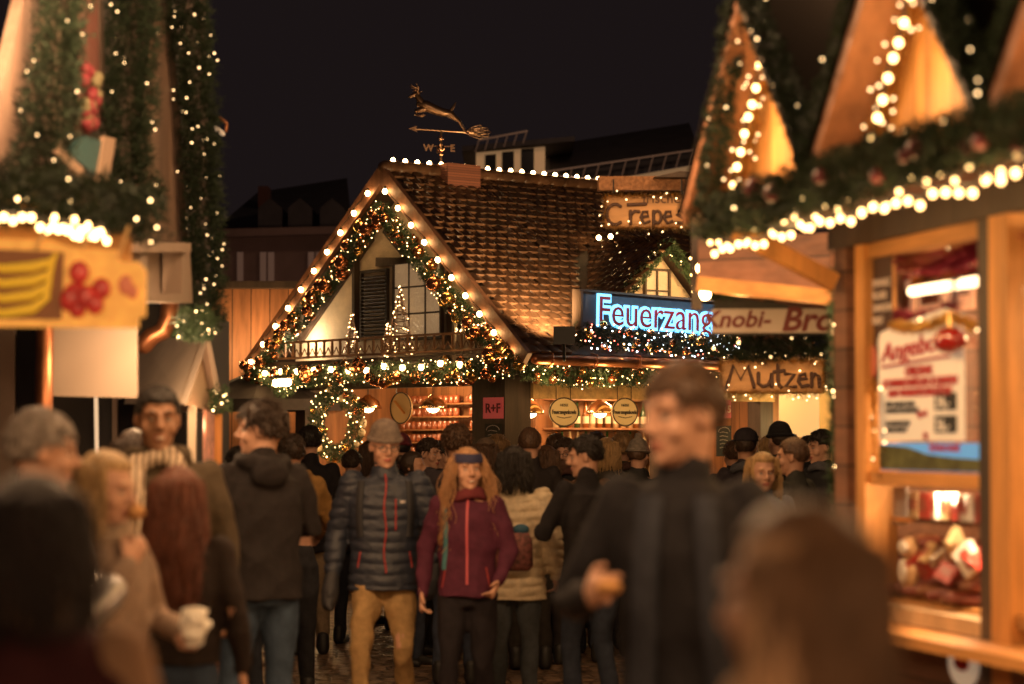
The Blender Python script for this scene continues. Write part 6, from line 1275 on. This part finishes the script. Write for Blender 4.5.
# ---------------- the crowd further back: px, distance, height, yaw, hair, style, jacket, hat, hat colour, fine, extra, label
CR = [
 (352, 20.5, 1.62, 160, DARKH, 'short', (.05, .03, .025), None, None, 0, 'dark haired person just left of the knitted hat'),
 (412, 18.5, 1.62, 60, DARKH, 'bun', (.35, .05, .07), None, None, 0, 'woman in a pink red jacket right of the knitted hat'),
 (428, 19.5, 1.72, 70, DARKH, 'short', (.03, .025, .025), None, None, 1, 'man in a dark jacket bending towards the gable counter'),
 (443, 20.2, 1.7, 55, BLACKH, 'short', (.04, .03, .03), None, None, 1, 'short haired man with a lit profile behind the headband woman'),
 (456, 17.0, 1.8, 178, BROWNH, 'messy', (.03, .025, .03), None, None, 0, 'person with fluffy brown hair behind the headband woman'),
 (486, 19.0, 1.7, 170, BROWNH, 'bob', (.04, .03, .03), 'beanie', (.18, .12, .08), 0, 'person in a brown knitted hat by the corner post'),
 (498, 21.5, 1.74, 185, haircol((.3, .18, .08)), 'messy', (.03, .03, .035), None, None, 0, 'light brown haired person between the corner post and the shaved nape'),
 (474, 21.8, 1.66, 150, DARKH, 'long', (.05, .035, .03), None, None, 0, 'long haired person before the corner post'),
 (530, 18.2, 1.8, 186, BROWNH, 'crop', (.02, .016, .018), None, None, 0, 'man with a shaved nape and thick dark collar'),
 (566, 19.6, 1.72, -20, DARKH, 'short', (.02, .02, .022), None, None, 1, 'bearded man in glasses facing us between two heads'),
 (584, 18.8, 1.68, 170, BLACKH, 'messy', (.12, .07, .04), None, None, 0, 'black haired person right of the bearded man'),
 (556, 21.8, 1.76, 175, BROWNH, 'short', (.04, .03, .03), None, None, 0, 'brown haired person behind the bearded man'),
 (606, 20.0, 1.72, 178, BLOND, 'bob', (.06, .05, .04), None, None, 0, 'fair haired person in the crowd below the second oval sign'),
 (622, 20.8, 1.75, 190, haircol((.3, .18, .08)), 'messy', (.05, .04, .03), None, None, 0, 'person with fluffy light brown hair below the second oval sign'),
 (638, 19.3, 1.7, 170, BROWNH, 'short', (.03, .03, .03), 'pom', (.3, .25, .2), 0, 'person in a pale bobble hat at the edge of the tall blurred man'),
 (596, 22.3, 1.78, 185, DARKH, 'short', (.035, .03, .03), None, None, 0, 'dark haired person before the long counter'),
 (372, 22.8, 1.72, 120, BROWNH, 'long', (.06, .035, .03), None, None, 0, 'long haired person before the wreath'),
 (402, 22.0, 1.75, 190, BLACKH, 'short', (.02, .02, .02), 'beanie', (.25, .04, .05), 0, 'person in a dark red knitted hat before the mug shelves'),
 (520, 21.2, 1.66, 160, REDH, 'bob', (.05, .03, .03), None, None, 0, 'auburn haired person beside the shaved nape'),
 (745, 18.5, 1.78, 150, DARKH, 'short', (.03, .025, .03), 'flatcap', (.03, .025, .03), 0, 'person in a dark flat cap under the Mutzen sign'),
 (762, 15.0, 1.62, 20, BLOND, 'bob', (.12, .14, .18), None, None, 1, 'blonde woman in a grey blue jacket under the Mutzen sign'),
 (780, 19.0, 1.83, 200, DARKH, 'short', (.02, .02, .022), 'beanie', (.02, .018, .02), 0, 'man in a black knitted hat under the Mutzen sign'),
 (794, 15.6, 1.72, 235, BROWNH, 'crop', (.035, .035, .03), None, None, 1, 'man with short brown hair in a dark green jacket, profile to the right'),
 (822, 18.2, 1.78, -60, BLACKH, 'short', (.02, .02, .02), None, None, 1, 'dark man facing left at the end of the passage'),
 (808, 21.5, 1.74, 190, DARKH, 'short', (.03, .03, .03), None, None, 0, 'dark haired person before the glowing panel'),
 (733, 20.5, 1.7, 180, BROWNH, 'short', (.03, .025, .025), None, None, 0, 'brown haired person beside the chalk board'),
 (768, 22.5, 1.74, 180, BLOND, 'short', (.04, .03, .03), None, None, 0, 'light haired person far back in the passage'),
 (790, 24.0, 1.75, 175, BROWNH, 'messy', (.1, .06, .04), None, None, 0, 'fluffy haired person farthest back in the passage'),
 (438, 23.2, 1.7, 180, DARKH, 'short', (.03, .03, .03), None, None, 0, 'dark person at the gable counter under the second pendant'),
 (574, 23.4, 1.7, 180, DARKH, 'bob', (.03, .03, .03), None, None, 0, 'dark bobbed person at the long counter under the first oval sign'),
]
for k, (px, d, H, yaw, hc, hs_, jc, hat, hcol, fine, lb) in enumerate(CR):
    person(px, d, H, yaw, lb, jacket=jc, hair=hc, hstyle=hs_, hat=hat, hatcol=hcol, fine=bool(fine), beard='bearded' in lb, glasses='glasses' in lb, sk=[SK_L, SK_M, SK_L][k % 3], trousers=[(.03, .03, .04), (.05, .06, .09), (.03, .025, .02)][k % 3], scarf=[None, (.1, .05, .04), None, (.07, .07, .08)][k % 4], hood=k % 3 == 0, group='people in the crowd round the hut', seed=30+k, head=((0, 4), (15, 2), (-12, 6))[k % 3], jlen=(.85, .95, .8)[k % 3])
# vendor inside the hut
p = hit(HM, 505, 430, 0, -1.35); pw = HM @ V((p.x, p.y, 0)); person(512+pw.x/pw.y*FPX, pw.y, 1.80, 10, 'vendor in a red shirt inside the hut behind the corner post', jacket=(.4, .04, .05), hair=DARKH, fine=True, head=(20, 5), seed=80, arms={'L': ((.27, -.05, 1.22), (.3, -.25, 1.3))})
# ================================================================== camera, render settings
cd = bpy.data.cameras.new('camera'); cam = link('camera', cd); S.camera = cam
cd.sensor_width = 36; cd.lens = 85; cd.clip_end = 600; cd.clip_start = .1
cam.location = CAM; cam.rotation_euler = (R(90)+ALPHA, 0, 0)
cd.dof.use_dof = True; cd.dof.focus_distance = 22; cd.dof.aperture_fstop = 1.9
S.view_settings.view_transform = 'Standard'; S.view_settings.look = 'None'; S.view_settings.exposure = 0; S.view_settings.gamma = 1
S.cycles.use_denoising = True
try: S.cycles.denoiser = 'OPENIMAGEDENOISE'
except Exception: pass
S.cycles.max_bounces = 5; S.cycles.diffuse_bounces = 2; S.cycles.glossy_bounces = 3; S.cycles.transmission_bounces = 4; S.cycles.transparent_max_bounces = 12
S.cycles.sample_clamp_indirect = 4; S.cycles.sample_clamp_direct = 0; S.cycles.caustics_reflective = False; S.cycles.caustics_refractive = False
